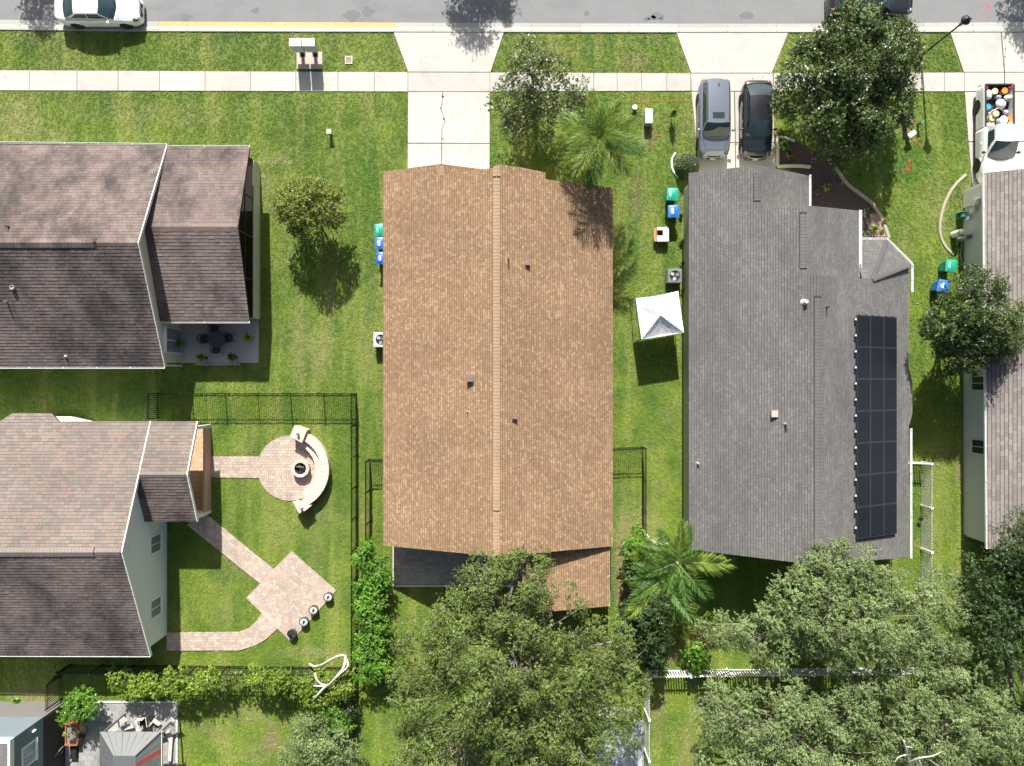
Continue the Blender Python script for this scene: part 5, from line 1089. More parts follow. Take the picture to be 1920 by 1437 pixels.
# ------------------------------------------------------------ air conditioners
def ac(label, px, py, case, fan, s_=.43):
    q = P(px, py, .8); t = thing('air_conditioner', label, 'air conditioner', (q[0], q[1], 0)); x, y = q[0], q[1]
    b_ = obj('casing', MB().box(x-s_,y-s_,.08,x+s_,y+s_,.74), MT['blackm'], t); bevel(b_, .04, 2)
    for k in range(12): pass
    m = MB()
    for k in range(9):
        z = .14+k*.065
        m.box(x-s_-.008,y-s_-.008,z,x+s_+.008,y-s_+.0,z+.03); m.box(x-s_-.008,y+s_,z,x+s_+.008,y+s_+.008,z+.03); m.box(x-s_-.008,y-s_+.001,z,x-s_,y+s_-.001,z+.03); m.box(x+s_,y-s_+.001,z,x+s_+.008,y+s_-.001,z+.03)
    lv = obj('louvres', m, case, t)
    m = MB(); n = 32; vs = []
    for k in range(n):
        a = 2*math.pi*k/n; c_, s2 = math.cos(a), math.sin(a); q_ = s_/max(abs(c_), abs(s2)); vs += [(x+c_*q_*.99, y+s2*q_*.99, .745), (x+c_*q_*.99, y+s2*q_*.99, .785), (x+c_*.315, y+s2*.315, .80), (x+c_*.315, y+s2*.315, .745)]
    m.add(vs, [(k*4+j, ((k+1)%n)*4+j, ((k+1)%n)*4+(j+1)%4, k*4+(j+1)%4) for k in range(n) for j in range(4)]); obj('top_panel', m, case, t)
    m = MB()
    for k in range(3):
        a = R(20+120*k); M_ = Matrix.Translation((x, y, .765)) @ Matrix.Rotation(a, 4, 'Z') @ Matrix.Rotation(R(18), 4, 'X')
        m.add([tuple(M_ @ Vector(v)) for v in ((.04,-.03,0),(.27,-.15,0),(.30,.04,0),(.2,.13,0),(.05,.05,0),(.04,-.03,-.006),(.27,-.15,-.006),(.30,.04,-.006),(.2,.13,-.006),(.05,.05,-.006))], [(0,1,2,3,4),(9,8,7,6,5)])
    obj('fan', m, fan, t); obj('hub', MB().lathe(x, y, [(.06,.74),(.06,.79),(0,.80)], 12), MT['blackm'], t)
    m = MB()
    for rr in (.1,.17,.24,.3): m.tube([(x+rr*math.cos(a*math.pi/12), y+rr*math.sin(a*math.pi/12), .80) for a in range(25)], .003, 3, cap=False)
    obj('grille', m, MT['black'], t)
ac('dark grey air conditioner with visible fan blades, above the white canopy', 1265.5, 517, simple('ac_grey', (.16,.18,.18), .5, .1, 4), simple('fan_alu', (.55,.56,.57), .35, .1, 4, metal=.3), .42)
ac('white air conditioner half under the left eave of the brown-roofed house', 714, 637, simple('ac_white', (.55,.58,.58), .5, .05, 4), simple('fan_grey', (.30,.32,.33), .4, .1, 4), .44)

# ------------------------------------------------------------ canopy tent
ct = [P(1192,560,2.1), P(1272,546,2.1), P(1282.5,624,2.1), P(1203,637,2.1)]; ap = P(1238.5,591,2.75)
ctr_ = (sum(c[0] for c in ct)/4, sum(c[1] for c in ct)/4, 0); t = thing('canopy_tent', 'white pop-up canopy tent between the brown and grey houses', 'canopy', ctr_)
m = MB()
for i in range(4):
    a, b_ = Vector(ct[i]), Vector(ct[(i+1)%4]); n_ = 8; rows = []
    for j in range(n_+1):
        for k_ in range(n_+1):
            u, v = j/n_, k_/n_; e = a.lerp(b_, u); p = e.lerp(Vector(ap), v)
            sagz = -.07*math.sin(math.pi*u)*(1-v)*1.2-.05*math.sin(math.pi*v)*math.sin(math.pi*u)+.008*math.sin(u*23+v*9+i)*(1-v)*v*4
            rows.append((p.x, p.y, p.z+sagz))
    o_ = len(m.v); m.add(rows, [(j*(n_+1)+k_, (j+1)*(n_+1)+k_, (j+1)*(n_+1)+k_+1, j*(n_+1)+k_+1)[::-1] for j in range(n_) for k_ in range(n_)])
fab, ntf, bf = new_mat('white_canopy_fabric'); bf.inputs['Base Color'].default_value = (.82,.84,.86,1); bf.inputs['Roughness'].default_value = .6
tlc = nd(ntf, 'ShaderNodeBsdfTranslucent'); tlc.inputs[0].default_value = (.6,.62,.65,1); mxs = nd(ntf, 'ShaderNodeMixShader'); mxs.inputs[0].default_value = .1
ntf.links.new(bf.outputs[0], mxs.inputs[1]); ntf.links.new(tlc.outputs[0], mxs.inputs[2]); ntf.links.new(mxs.outputs[0], ntf.nodes['Material Output'].inputs[0])
bump(ntf, bf, noise(ntf, coords(ntf, False), 3.5, 4, .6, (1, .4, 1)), .5, .05)
obj('fabric_roof', m, fab, t, smooth=False)
m = MB()
for i in range(4):
    a, b_ = Vector(ct[i]), Vector(ct[(i+1)%4]); m.add([a, b_, b_-Vector((0,0,.22)), a-Vector((0,0,.22))], [(0,1,2,3)])
obj('valance', m, fab, t)
for i in range(4):
    a = Vector(ct[i]); q = a+(Vector((ctr_[0],ctr_[1],a.z))-a)*.03; obj('leg', MB().box(q.x-.02,q.y-.02,0,q.x+.02,q.y+.02,a.z-.05), MT['metal'], t)
for i in range(4):
    a, b_ = Vector(ct[i]), Vector(ct[(i+1)%4]); z_ = Vector((0,0,.3)); mid = (a+b_)/2; obj('truss', MB().tube([a-z_*.3, mid-z_*2, b_-z_*.3], .012, 4).tube([a-z_*2, mid-z_*.3, b_-z_*2], .012, 4), MT['metal'], t)
for a, b_ in ((P(1192,560,2.05), P(1216,536,0)), (P(1216,536,0), P(1240,545,1.2)), (P(1203,637,2.0), P(1216,672,.1)), (P(1216,672,.1), P(1272,684,.1))):
    obj('guy_rope', MB().tube([a, b_], .008, 4), simple('yellow_rope', (.45,.42,.15), .8, .1, 4), t)

# ------------------------------------------------------------ cardboard box
q = P(1241, 441, .3); t = thing('cardboard_box', 'open cardboard box with white top and dark hole standing on the grass', 'box', (q[0], q[1], 0)); x, y = q[0], q[1]
CB = simple('cardboard', (.42,.24,.11), .85, .1, 5)
m = MB()
for a in ((-.36,-.41,0,-.33,.41,.5),(.33,-.41,0,.36,.41,.5),(-.329,-.41,0,.329,-.38,.5),(-.329,.38,0,.329,.41,.5),(-.329,-.379,0,.329,.379,.02)): m.box(x+a[0],y+a[1],a[2],x+a[3],y+a[4],a[5])
obj('carton', m, CB, t)
obj('flap', MB().box(x-.33,y-.42,.505,x+.37,y-.08,.52), MT['white'], t); obj('flap', MB().box(x+.02,y-.078,.507,x+.37,y+.43,.522), MT['white'], t); obj('flap', MB().box(x-.33,y+.25,.509,x+.01,y+.43,.524), MT['white'], t)
obj('side_flap', MB().box(x-.50,y-.40,.38,x-.365,y+.40,.40), CB, t)

# ------------------------------------------------------------ mail boxes
CBm = simple('light_metal_mailbox', (.50,.54,.56), .4, .05, 3, metal=.15)
pad = thing('mailbox_pad', 'pinkish concrete pad under the two mailbox units', 'concrete pad', P(581,114))
obj('pad', MB().box(*P2(557,130.5), -.01, *P2(605,98.5), .09), simple('pinkish_concrete', (.48,.40,.34), .85, .12, 4, dirt=.3), pad)
HARD.append(poly_px([(557,98.5),(605,98.5),(605,130.5),(557,130.5)]))
def cbu(label, pxc):
    X0 = P2(pxc-11.1, 80, 1.57)[0]; X1 = P2(pxc+11.1, 80, 1.57)[0]; Yt = P2(0, 72.5, 1.57)[1]; Yb = P2(0, 86.2, 1.57)[1]
    t = thing('mailbox', label, 'mailbox', ((X0+X1)/2, (Yt+Yb)/2, .09), 'mailbox units on the verge')
    b_ = obj('cabinet', MB().box(X0, Yb, .72, X1, Yt, 1.54), CBm, t); bevel(b_, .01, 1)
    obj('top', MB().box(X0-.008, Yb-.015, 1.542, X1+.008, Yt+.015, 1.575), MT['white'], t)
    obj('pedestal', MB().box((X0+X1)/2-.1, (Yt+Yb)/2-.1, .1, (X0+X1)/2+.1, (Yt+Yb)/2+.1, .718), MT['blackm'], t); obj('foot', MB().box((X0+X1)/2-.17, (Yt+Yb)/2-.17, .091, (X0+X1)/2+.17, (Yt+Yb)/2+.17, .11), MT['blackm'], t)
    W_ = X1-X0
    for c_ in range(2):
        for r_2 in range(6):
            x0 = X0+.03+c_*(W_-.04)/2; x1 = x0+(W_-.08)/2; z0 = .76+r_2*.125
            dr = obj('door', MB().box(x0, Yb-.012, z0, x1, Yb-.001, z0+.115), CBm, t); obj('lock', MB().box(x1-.05, Yb-.018, z0+.05, x1-.03, Yb-.0125, z0+.07), MT['blackm'], dr)
cbu('left one of the two pale mailbox units on the verge', 553.5); cbu('right one of the two pale mailbox units on the verge', 578.2)
# small street and utility furniture
def small(name, label, cat, px, py, mb_fn, mat, part='body', h=0):
    q = P(px, py, h); t = thing(name, label, cat, (q[0], q[1], 0)); m = MB(); mb_fn(m, q[0], q[1]); obj(part, m, mat, t); return t, q
t, q = small('valve_box', 'square sunken valve box in the verge left of the middle driveway', 'valve box', 654, 113, lambda m, x, y: (m.box(x-.22,y-.24,-.02,x+.22,y-.20,.06), m.box(x-.22,y+.20,-.02,x+.22,y+.24,.02), m.box(x-.22,y-.2,-.02,x-.18,y+.2,.05), m.box(x+.18,y-.2,-.02,x+.22,y+.2,.05)), MT['trim'], 'rim')
obj('cover', MB().box(q[0]-.179,q[1]-.199,-.01,q[0]+.179,q[1]+.199,.012), simple('brown_grey_cover', (.25,.21,.19), .8, .2, 6), t); HARD.append([(q[0]-.25,q[1]-.27),(q[0]+.25,q[1]-.27),(q[0]+.25,q[1]+.27),(q[0]-.25,q[1]+.27)])
def post_fn(m, x, y): m.box(x-.08,y-.08,0,x+.08,y+.08,.5)
t, q = small('utility_post', 'short white utility post alone on the upper left lawn', 'post', 617, 247, post_fn, MT['metal'], h=.5); obj('cap', MB().box(q[0]-.13,q[1]-.13,.5,q[0]+.13,q[1]+.13,.56), MT['white'], t)
t, q = small('cleanout_cap', 'small round white pipe cap near the green utility box', 'pipe cap', 1190, 202, lambda m, x, y: m.lathe(x, y, [(.10,0),(.10,.22)], 16), MT['metal'], h=.22); obj('cap', MB().lathe(q[0], q[1], [(.15,.22),(.15,.28),(.12,.30),(0,.30)], 18), MT['white'], t)
UB = simple('pale_green_cabinet', (.42,.50,.46), .5, .06, 3)
t, q = small('utility_box', 'pale green utility cabinet in front of the palm, left of the driveway', 'utility box', 1217, 217.5, lambda m, x, y: m.box(x-.21,y-.42,0,x+.21,y+.42,.52), MT['metal'], h=.6)
lid = obj('lid', MB().box(q[0]-.235,q[1]-.445,.525,q[0]+.235,q[1]+.445,.60), UB, t); bevel(lid, .03, 2); obj('padlock', MB().box(q[0]-.03,q[1]-.46,.35,q[0]+.03,q[1]-.422,.42), MT['black'], t)
t, q = small('utility_box', 'blue-grey utility pedestal under the edge of the magnolia tree', 'utility box', 1705, 229, lambda m, x, y: m.box(x-.14,y-.12,0,x+.14,y+.12,.55), MT['metal'], h=.55); obj('lid', MB().lathe(q[0], q[1], [(.19,.55),(.19,.60),(.1,.63),(0,.63)], 8), simple('bluegrey', (.28,.33,.37), .5, .05, 3), t)
t, q = small('utility_post', 'short green utility post right of the blue-grey pedestal', 'post', 1729, 229, lambda m, x, y: m.box(x-.06,y-.06,0,x+.06,y+.06,.5), simple('green_post', (.05,.20,.11), .5, .1, 3), h=.5); obj('cap', MB().box(q[0]-.12,q[1]-.07,.5,q[0]+.12,q[1]+.07,.56, R(25)), simple('green_cap', (.03,.28,.16), .5, .1, 3), t)
t, q = small('utility_box', 'tilted white utility pedestal below the blue-grey one', 'utility box', 1709, 252, lambda m, x, y: m.box(x-.1,y-.08,0,x+.1,y+.08,.5, R(35)), MT['metal'], h=.5); obj('lid', MB().box(q[0]-.24,q[1]-.13,.5,q[0]+.24,q[1]+.13,.58, R(35)), MT['white'], t)

# street lamp
bx, by, _ = P(1726, 106); t = thing('street_lamp', 'tall slim black street lamp standing on the verge at the top right', 'street lamp', (bx, by, 0))
hx, hy = P2(1808, 38, 4.35); obj('pole', MB().tube([(bx,by,0),(bx,by,.5),(bx,by,.52),(bx,by,3.8)], [.10,.09,.065,.045], 12), MT['black'], t)
obj('neck', MB().lathe(bx, by, [(.05,3.8),(.09,3.84),(.05,3.92),(.12,4.0)], 12), MT['black'], t)
obj('lantern', MB().lathe(bx, by, [(.12,4.0),(.17,4.28),(.16,4.3)], 14), MT['glassl'], t)
obj('lamp_hood', MB().lathe(bx, by, [(.17,4.28),(.27,4.31),(.25,4.36),(.13,4.47),(.04,4.53),(.05,4.58),(0,4.62)], 18), MT['black'], t)
obj('photocell', MB().cbox((bx+.27, by+.05, 4.36), (.08,.05,.06)), MT['black'], t)

# ------------------------------------------------------------ things at the grey side wall, right edge
q = P(1807, 403, .5); t = thing('hose_reel', 'dark green garden hose reel at the wall of the right edge house', 'hose reel', (q[0], q[1], 0)); HG = simple('hose_green', (.02,.15,.11), .5, .2, 6)
obj('reel', MB().lathe(0,0,[(.22,-.16),(.22,-.13),(.13,-.13),(.13,.13),(.22,.13),(.22,.16)],18, M=Matrix.Translation((q[0],q[1],.4)) @ Matrix.Rotation(R(80),4,'X')), HG, t); obj('stand', MB().cbox((q[0],q[1],.12),(.36,.4,.24)), HG, t)
m = MB(); m.tube([(q[0]+.13*math.cos(a*.7)+.0, q[1]-.12+.012*a, .4+.15*math.sin(a*.7)) for a in range(22)], .018, 5); m.tube([(q[0]+.1,q[1]+.05,.4),P(1830,402,.5),P(1841,394,.9)], .018, 5); obj('hose', m, HG, t)
q = P(1832, 380, 1.4); t = thing('electric_meter', 'white electric meter boxes on the grey side wall', 'meter box', (27.2, q[1], 0))
for (dy, z0, z1, w2) in ((.0,1.1,1.7,.16),(-.42,.9,1.35,.12),(-.75,.5,.8,.1)): obj('meter_box', MB().box(27.08, q[1]+dy-w2, z0, 27.29, q[1]+dy+w2, z1), MT['trim'], t)
obj('conduit', MB().tube([(27.2,q[1]-.3,.1),(27.2,q[1]-.3,1.0)],.03,6).tube([(27.22,q[1]+.1,1.7),(27.22,q[1]+.1,2.4)],.03,6), MT['metal'], t)
for (px, py, r2, hh, tm_, lb) in ((1787,441,.2,.85,'white','white water softener tank with dark cap near the arc edging'), (1799,450,.15,.95,'metal','grey water filter tank with black head beside the white tank')):
    q = P(px, py, .0); t = thing('water_tank', lb, 'tank', q); obj('tank', MB().lathe(q[0], q[1], [(r2*.9,0),(r2,.06),(r2,hh*.88),(r2*.7,hh)], 18), MT[tm_], t); obj('cap', MB().lathe(q[0], q[1], [(r2*1.0,hh*.9),(r2*.95,hh+.02),(r2*.4,hh+.06),(0,hh+.06)], 16), simple('dark_cap', (.10,.105,.11), .5, .1, 4), t)
tuft_plant('small plant growing behind the grey filter tank at the wall', 1812, 450, .6, .25, 26, 'oakp', .03)
m = MB(); m.tube([P(x, y, z) for x, y, z in ((1804,455,.1),(1802,470,.15),(1800,478,.05),(1803,490,.1),(1800,500,.05))], .025, 5); top_obj('hose_pipe', m, MT['metal'], 'loose grey hose on the soil by the grey side wall', 'hose', P(1804,455))
q = P(1721, 971, .0); t = thing('garden_light', 'small black garden light at the grey house by the white fence', 'lamp', q); obj('stake', MB().tube([(q[0],q[1],0),(q[0],q[1],.3)],.02,6), MT['black'], t); obj('head', MB().lathe(q[0],q[1],[(.05,.3),(.13,.34),(.1,.42),(0,.45)],10), MT['black'], t)
# bicycle leaning on the grey house
q = P(1284, 428, .0); t = thing('bicycle', 'dark bicycle leaning against the left wall of the grey house', 'bicycle', q)
for dy in (-.52, .52):
    m = MB(); m.tube([(q[0]+.0, q[1]+dy+.33*math.cos(a*math.pi/12), .35+.33*math.sin(a*math.pi/12)) for a in range(25)], .02, 5); w_ = obj('wheel', m, MT['blackm'], t)
    m = MB()
    for a in range(8): m.tube([(q[0],q[1]+dy,.35),(q[0],q[1]+dy+.32*math.cos(a*math.pi/4),.35+.32*math.sin(a*math.pi/4))], .003, 3)
    obj('spokes', m, MT['metal'], w_)
obj('frame', MB().tube([(q[0],q[1]+.52,.35),(q[0],q[1]+.1,.4),(q[0],q[1]+.2,.8),(q[0],q[1]-.35,.82),(q[0],q[1]+.1,.4)],.018,6).tube([(q[0],q[1]-.52,.35),(q[0],q[1]-.35,.95)],.018,6).tube([(q[0],q[1]+.52,.35),(q[0],q[1]+.2,.8)],.014,6), simple('bike_frame', (.06,.07,.08), .35, .1, 4), t)
obj('handlebar', MB().tube([(q[0]-.28,q[1]-.3,1.0),(q[0],q[1]-.38,.98),(q[0]+.05,q[1]-.38,.98)],.014,6), MT['metal'], t); obj('saddle', MB().blob((q[0],q[1]+.24,.92),(.07,.13,.04),10,6), MT['blackm'], t)

# ------------------------------------------------------------ terrace clutter bottom left
q = P(134, 1377, .5); t = thing('planter_box', 'orange-brown wooden planter box on the stone terrace of the blue house', 'planter', (q[0], q[1], 0)); x, y = q[0], q[1]; OW = simple('orange_wood', (.34,.13,.055), .65, .2, 6)
for a in ((-.38,-.66,.06,.38,-.58,.58),(-.38,.58,.06,.38,.66,.58),(-.38,-.579,.06,-.31,.579,.52),(.31,-.579,.06,.38,.579,.52)): obj('side_board', MB().box(x+a[0],y+a[1],a[2],x+a[3],y+a[4],a[5]), OW, t)
obj('soil', MB().box(x-.309,y-.579,.06,x+.309,y+.579,.44), simple('planter_soil', (.22,.20,.18), .95, .8, 22, bmp=1), t)
tuft_plant(None, 131, 1369, .2, .2, 24, 'limey', .03, z0=.42, parent=t, base=.5); tuft_plant(None, 137, 1372, .2, .2, 20, 'olive', .03, z0=.42, parent=t, base=.5)
potted('round tan bowl planter with yellow flowers beside the wooden planter box', 154, 1367, .22, .3, simple('tan_pot', (.45,.33,.25), .7, .1, 4), 'limey', .12, .18, 16, .06)
potted('small dark round pot below the tan bowl planter', 153, 1383, .17, .25, MT['pot_grey'], 'oak', .15, .15, 16, .06)
t = thing('crate', 'black slatted crate on the stone terrace below the planter box', 'crate', P(142,1408)); x, y, _ = P(142,1408); m = MB()
for k in range(6): m.box(x-.2,y-.36+k*.13,.06,x+.2,y-.29+k*.13,.3)
obj('slats', m, MT['blackm'], t); obj('base', MB().box(x-.23,y-.4,.06,x+.23,y+.4,.1), MT['blackm'], t)
for i, (x, y, lb) in enumerate(((114,1366,'white star ornament in the dark strip by the blue house'), (99,1380,'pale round ornament in the dark strip by the blue house'), (113,1411,'small pale stone at the stair rail of the blue house'))):
    q = P(x, y); tt = thing('garden_ornament', lb, 'ornament', q); m = MB()
    if i == 0:
        for k in range(6): a = k*math.pi/3; m.tube([(q[0],q[1],.1),(q[0]+.17*math.cos(a),q[1]+.17*math.sin(a),.12)], [.05,.02], 5)
    else: m.blob((q[0],q[1],.1),(.16 if i == 1 else .08,.14 if i == 1 else .1,.08),10,6,.1)
    obj('body', m, MT['trim'] if i != 1 else MT['metal'], tt)
struct('dark_path', MB().prism(poly_px([(84,1340),(121,1322),(121,1460),(84,1460)]), -.01, .02), MT['dkwall']); HARD.append(poly_px([(84,1335),(122,1318),(122,1460),(84,1460)]))
struct('side_path', MB().prism(poly_px([(-60,1326),(60,1324),(100,1326),(104,1332),(-60,1336)]), -.01, .02), MT['sand'])
# gazebo
t = thing('gazebo', 'grey metal-roofed gazebo with one rusty red roof panel on the terrace', 'gazebo', (-21.7,-21.5,.06))
gz = lambda p, h: Vector(P(*p, h)); e = [(-23.48,-19.86,2.5),(-19.98,-19.86,2.5),(-19.98,-23.4,2.5),(-23.48,-23.4,2.5)]; rA, rB = Vector((-22.2,-20.75+.0,3.4)), Vector((-20.95,-20.75,3.4)); rA2, rB2 = Vector((-22.2,-22.4,3.4)), Vector((-20.95,-22.4,3.4))
MT['gmetal'] = simple('grey_sheet_metal', (.125,.135,.14), .5, .08, 2, metal=.1, dirt=.2); MT['rusty'] = simple('rust_red_panel', (.22,.05,.03), .75, .3, 4)
def slope(a, b, c, d, n, mats_):
    for i in range(n):
        u0, u1 = i/n+.004, (i+1)/n-.004; a_, b_, c_, d_ = map(Vector, (a, b, c, d)); q = [a_.lerp(b_, u0), a_.lerp(b_, u1), d_.lerp(c_, u1), d_.lerp(c_, u0)]
        up_ = Vector((0,0,.012+.012*(i % 2))); obj('roof_panel', MB().add([v+up_ for v in q]+[v-Vector((0,0,.03)) for v in q], [(0,1,2,3),(7,6,5,4),(0,4,5,1),(1,5,6,2),(2,6,7,3),(3,7,4,0)]), mats_[i] if i < len(mats_) else MT['gmetal'], t)
slope(e[1], e[0], rA, rB, 8, []); slope(e[2], e[1], rB, rB2, 8, [MT['gmetal']]*5+[MT['rusty']]); slope(e[0], e[3], rA2, rA, 8, []); slope(e[3], e[2], rB2, rA2, 6, [])
obj('roof_ridge', MB().prism([(rA.x,rA.y),(rB.x,rB.y),(rB2.x,rB2.y),(rA2.x,rA2.y)], 3.40, 3.425), MT['gmetal'], t)
obj('hip_cap', MB().tube([Vector(e[1])+Vector((0,0,.03)), rB+Vector((0,0,.04))], .035, 6).tube([Vector(e[0])+Vector((0,0,.03)), rA+Vector((0,0,.04))], .02, 6), simple('dark_trim', (.05,.055,.06), .5, .1, 3), t)
for p in e: obj('post', MB().cbox((p[0]+(.12 if p[0] < -21 else -.12), p[1]+(-.12 if p[1] > -21 else .12), 1.25), (.1,.1,2.5)), MT['gmetal'], t)
obj('eave_rail', MB().box(-20.02,-23.4,2.38,-19.94,-19.86,2.50), MT['trim'], t)
# pale boards, chairs by the gazebo
PB = simple('pale_board', (.55,.52,.47), .7, .12, 4)
brd = [((204,1372,.5),(236,1347,.9),.16,.03),((212,1374,.6),(238,1350,.8),.05,.05),((255,1352,.7),(264,1374,.6),.09,.03),((296,1378,.5),(325,1348,1.1),.14,.05),((302,1380,.4),(326,1352,.9),.05,.05),((312,1366,.2),(321,1387,.2),.14,.06),((321,1387,.2),(318,1430,.2),.10,.05),((228,1366,.4),(250,1360,.55),.14,.06),((243,1372,.3),(262,1370,.35),.2,.04)]
lbs = ['wide pale board leaning left behind the gazebo','thin pale batten parallel to the wide leaning board','tilted pale board in the middle of the pile behind the gazebo','long pale board leaning on the right corner of the gazebo','thin batten beside the long leaning board','short crooked board below the long leaning board','crumpled pale strip lying along the terrace kerb','rolled pale cushion on the pile behind the gazebo','flat pale slab at the bottom of the pile behind the gazebo']
for (a, b_, w2, th), lb in zip(brd, lbs):
    A_, B_ = Vector(P(*a)), Vector(P(*b_)); d = (B_-A_).normalized(); s_ = d.cross(Vector((0,0,1))).normalized()*w2; u_ = s_.cross(d).normalized()*th*(-1 if s_.cross(d).z < 0 else 1)
    m = MB().add([A_-s_, A_+s_, B_+s_, B_-s_, A_-s_+u_, A_+s_+u_, B_+s_+u_, B_-s_+u_], [(0,3,2,1),(4,5,6,7),(0,1,5,4),(1,2,6,5),(2,3,7,6),(3,0,4,7)]); top_obj('board', m, PB, lb, 'board', A_)
def folding_chair(label, px, py, rz):
    c = P(px, py, .5); t = thing('chair', label, 'chair', (c[0], c[1], .06), 'white-framed chairs by the gazebo'); M_ = Matrix.Translation((c[0], c[1], .06)) @ Matrix.Rotation(R(rz), 4, 'Z')
    obj('seat', MB().cbox((0,0,.45), (.46,.46,.04), M=M_), MT['blackm'], t); obj('backrest', MB().cbox((0,.27,.75), (.46,.03,.35), M=M_), PB, t)
    for sx in (-.26, .26): obj('arm_frame', MB().cbox((sx,0,.62), (.04,.6,.03), M=M_).cbox((sx,-.27,.32), (.035,.035,.62), M=M_).cbox((sx,.27,.32), (.035,.035,.62), M=M_), PB, t)
folding_chair('white-framed chair with black seat, left one by the gazebo', 269, 1353, 8); folding_chair('white-framed chair with black seat, turned and nearest the terrace corner', 294, 1357, -35)
# shed with flat white roof right of the big oak
t = thing('shed', 'low flat white-roofed shed between the big oak and the edge-on picket fence', 'shed', P(1165,1400)); x0, y0 = P2(1120,1500,2.0); x1, y1 = P2(1205,1352,2.0)
obj('flat_roof', MB().box(x0,y0,1.95,x1,y1,2.03), simple('white_membrane', (.40,.44,.48), .6, .12, 1.2, dirt=.3), t); obj('wall', MB().box(x0+.1,y0+.1,0,x1-.1,y1-.1,1.94), MT['trim'], t); obj('roof_trim', MB().box(x1-.02,y0,1.9,x1+.05,y1,2.07), MT['metal'], t)

# ------------------------------------------------------------ paint marks
def grass_paint(label, segs, col, n_per_m=130, wdt=.05):
    V = []; ss = []
    for (ax, ay, bx_, by_) in segs:
        a, b_ = Vector(P(ax, ay)), Vector(P(bx_, by_)); Ln = (b_-a).length
        for i in range(max(6, int(Ln*n_per_m))):
            p = a.lerp(b_, random.random())+Vector((random.gauss(0, wdt), random.gauss(0, wdt), random.uniform(.02, .055))); an = random.uniform(0, 6.28); l = random.uniform(.02,.045); d = Vector((math.cos(an)*l, math.sin(an)*l, .01)); s_ = Vector((-math.sin(an)*.009, math.cos(an)*.009, 0))
            V.append([p-s_, p+s_, p+d+s_, p+d-s_])
    o = quads_obj('paint_marks', np.array([[tuple(v) for v in q] for q in V], np.float32), simple('spray_'+label.split()[0], col, .7, .2, 9), None)
    tag(o, label, 'paint marks', None, 'stuff')
grass_paint('orange utility spray marks on the grass by the green cabinet', [(1186,190,1205,190),(1205,190,1213,176),(1204,200,1208,188),(1210,190,1285,189),(1236,219,1242,219),(1228,255,1247,255),(1274,203,1279,203),(1277,219,1282,221),(1285,247,1292,248),(1267,226,1270,228)], (.42,.14,.05), 70)
grass_paint('orange spray marks down the lawn strip between brown and grey houses', [(1190,333,1192,385),(1211,412,1220,430),(1150,362,1158,372),(1152,440,1162,436),(1203,730,1203,742)], (.42,.15,.06), 35, .07)
grass_paint('orange-red spray marks on the lawn around the utility pedestals', [(1695,252,1700,262),(1701,216,1716,222),(1712,262,1728,275),(1703,318,1704,300),(1693,318,1705,321),(1700,312,1706,322)], (.50,.12,.05), 120)
def line_mark(name, label, segs, mat, wdt=.035, z=.012, base=None):
    m = MB()
    for (ax, ay, bx_, by_) in segs:
        a, b_ = Vector(P(ax, ay)), Vector(P(bx_, by_)); d = (b_-a).normalized(); s_ = Vector((-d.y, d.x, 0))*wdt; k_ = 5; pr_ = None
        for i in range(k_): 
            p, q_ = a.lerp(b_, i/k_), a.lerp(b_, (i+1)/k_-.01); zz = Vector((0,0,z+.0002*len(m.f))); m.add([p-s_+zz, q_-s_*random.uniform(.6,1)+zz, q_+s_+zz, p+s_*random.uniform(.6,1)+zz], [(0,1,2,3)])
    return top_obj(name, m, mat, label, 'paint mark', P(segs[0][0], segs[0][1]))
PK = simple('pink_spray', (.55,.13,.16), .8, .25, 8)
line_mark('arrow_mark', 'left one of the two sprayed pink arrows on the road', [(1831,38,1850,9),(1850,9,1852,3),(1850,5,1843,9),(1851,4,1854,10)], PK, .02)
line_mark('arrow_mark', 'right one of the two sprayed pink arrows on the road', [(1846,36,1860,12),(1860,12,1852,14),(1860,12,1864,8)], PK, .02)
line_mark('spray_line', 'thin pink spray line across the pavement near the magnolia tree', [(1713,168,1716,140)], PK, .02, .05)
line_mark('spray_line', 'short pink spray dash at the lawn side of the pavement', [(1746,170,1749,164)], PK, .015, .05)

# ------------------------------------------------------------ cars
TYRE = simple('tyre_rubber', (.018,.018,.019), .85, .2, 6); RIM = simple('alloy_rim', (.42,.43,.44), .3, .1, 5, metal=.7); LENS = glass_mat('headlight_lens', (.035,.038,.042), .12); RED = simple('tail_light_red', (.45,.02,.03), .2, .1, 4, coat=1); CHR = simple('chrome_trim', (.6,.6,.6), .2, .05, 4, metal=.9)
CG = glass_mat('car_glass', (.010,.020,.024), .03)
def ip(tb, x):
    if x <= tb[0][0]: return tb[0][1]
    for (x0, y0), (x1, y1) in zip(tb, tb[1:]):
        if x <= x1:
            t = (x-x0)/(x1-x0); t = t*t*(3-2*t); return y0+(y1-y0)*t
    return tb[-1][1]
def wheel(car_, x, y, r, w_=.21):
    M_ = Matrix.Translation((x, y, r)) @ Matrix.Rotation(R(90 if y < 0 else -90), 4, 'X')
    wh = obj('wheel', MB().lathe(0,0,[(r*.62,-w_/2),(r*.9,-w_/2),(r,-w_/2+.04),(r,w_/2-.04),(r*.9,w_/2),(r*.66,w_/2)],26,M=M_), TYRE, car_, smooth=False)
    m = MB().lathe(0,0,[(r*.66,w_/2-.01),(r*.60,w_/2-.0),(r*.56,w_/2-.05),(.0,w_/2-.06)],22,M=M_)
    for k in range(5):
        a = k*2*math.pi/5; M2 = M_ @ Matrix.Rotation(a, 4, 'Z'); m.box(0.02,-.035,w_/2-.05,r*.6,.035,w_/2-.015,M=M2)
    obj('rim', m, RIM, wh)
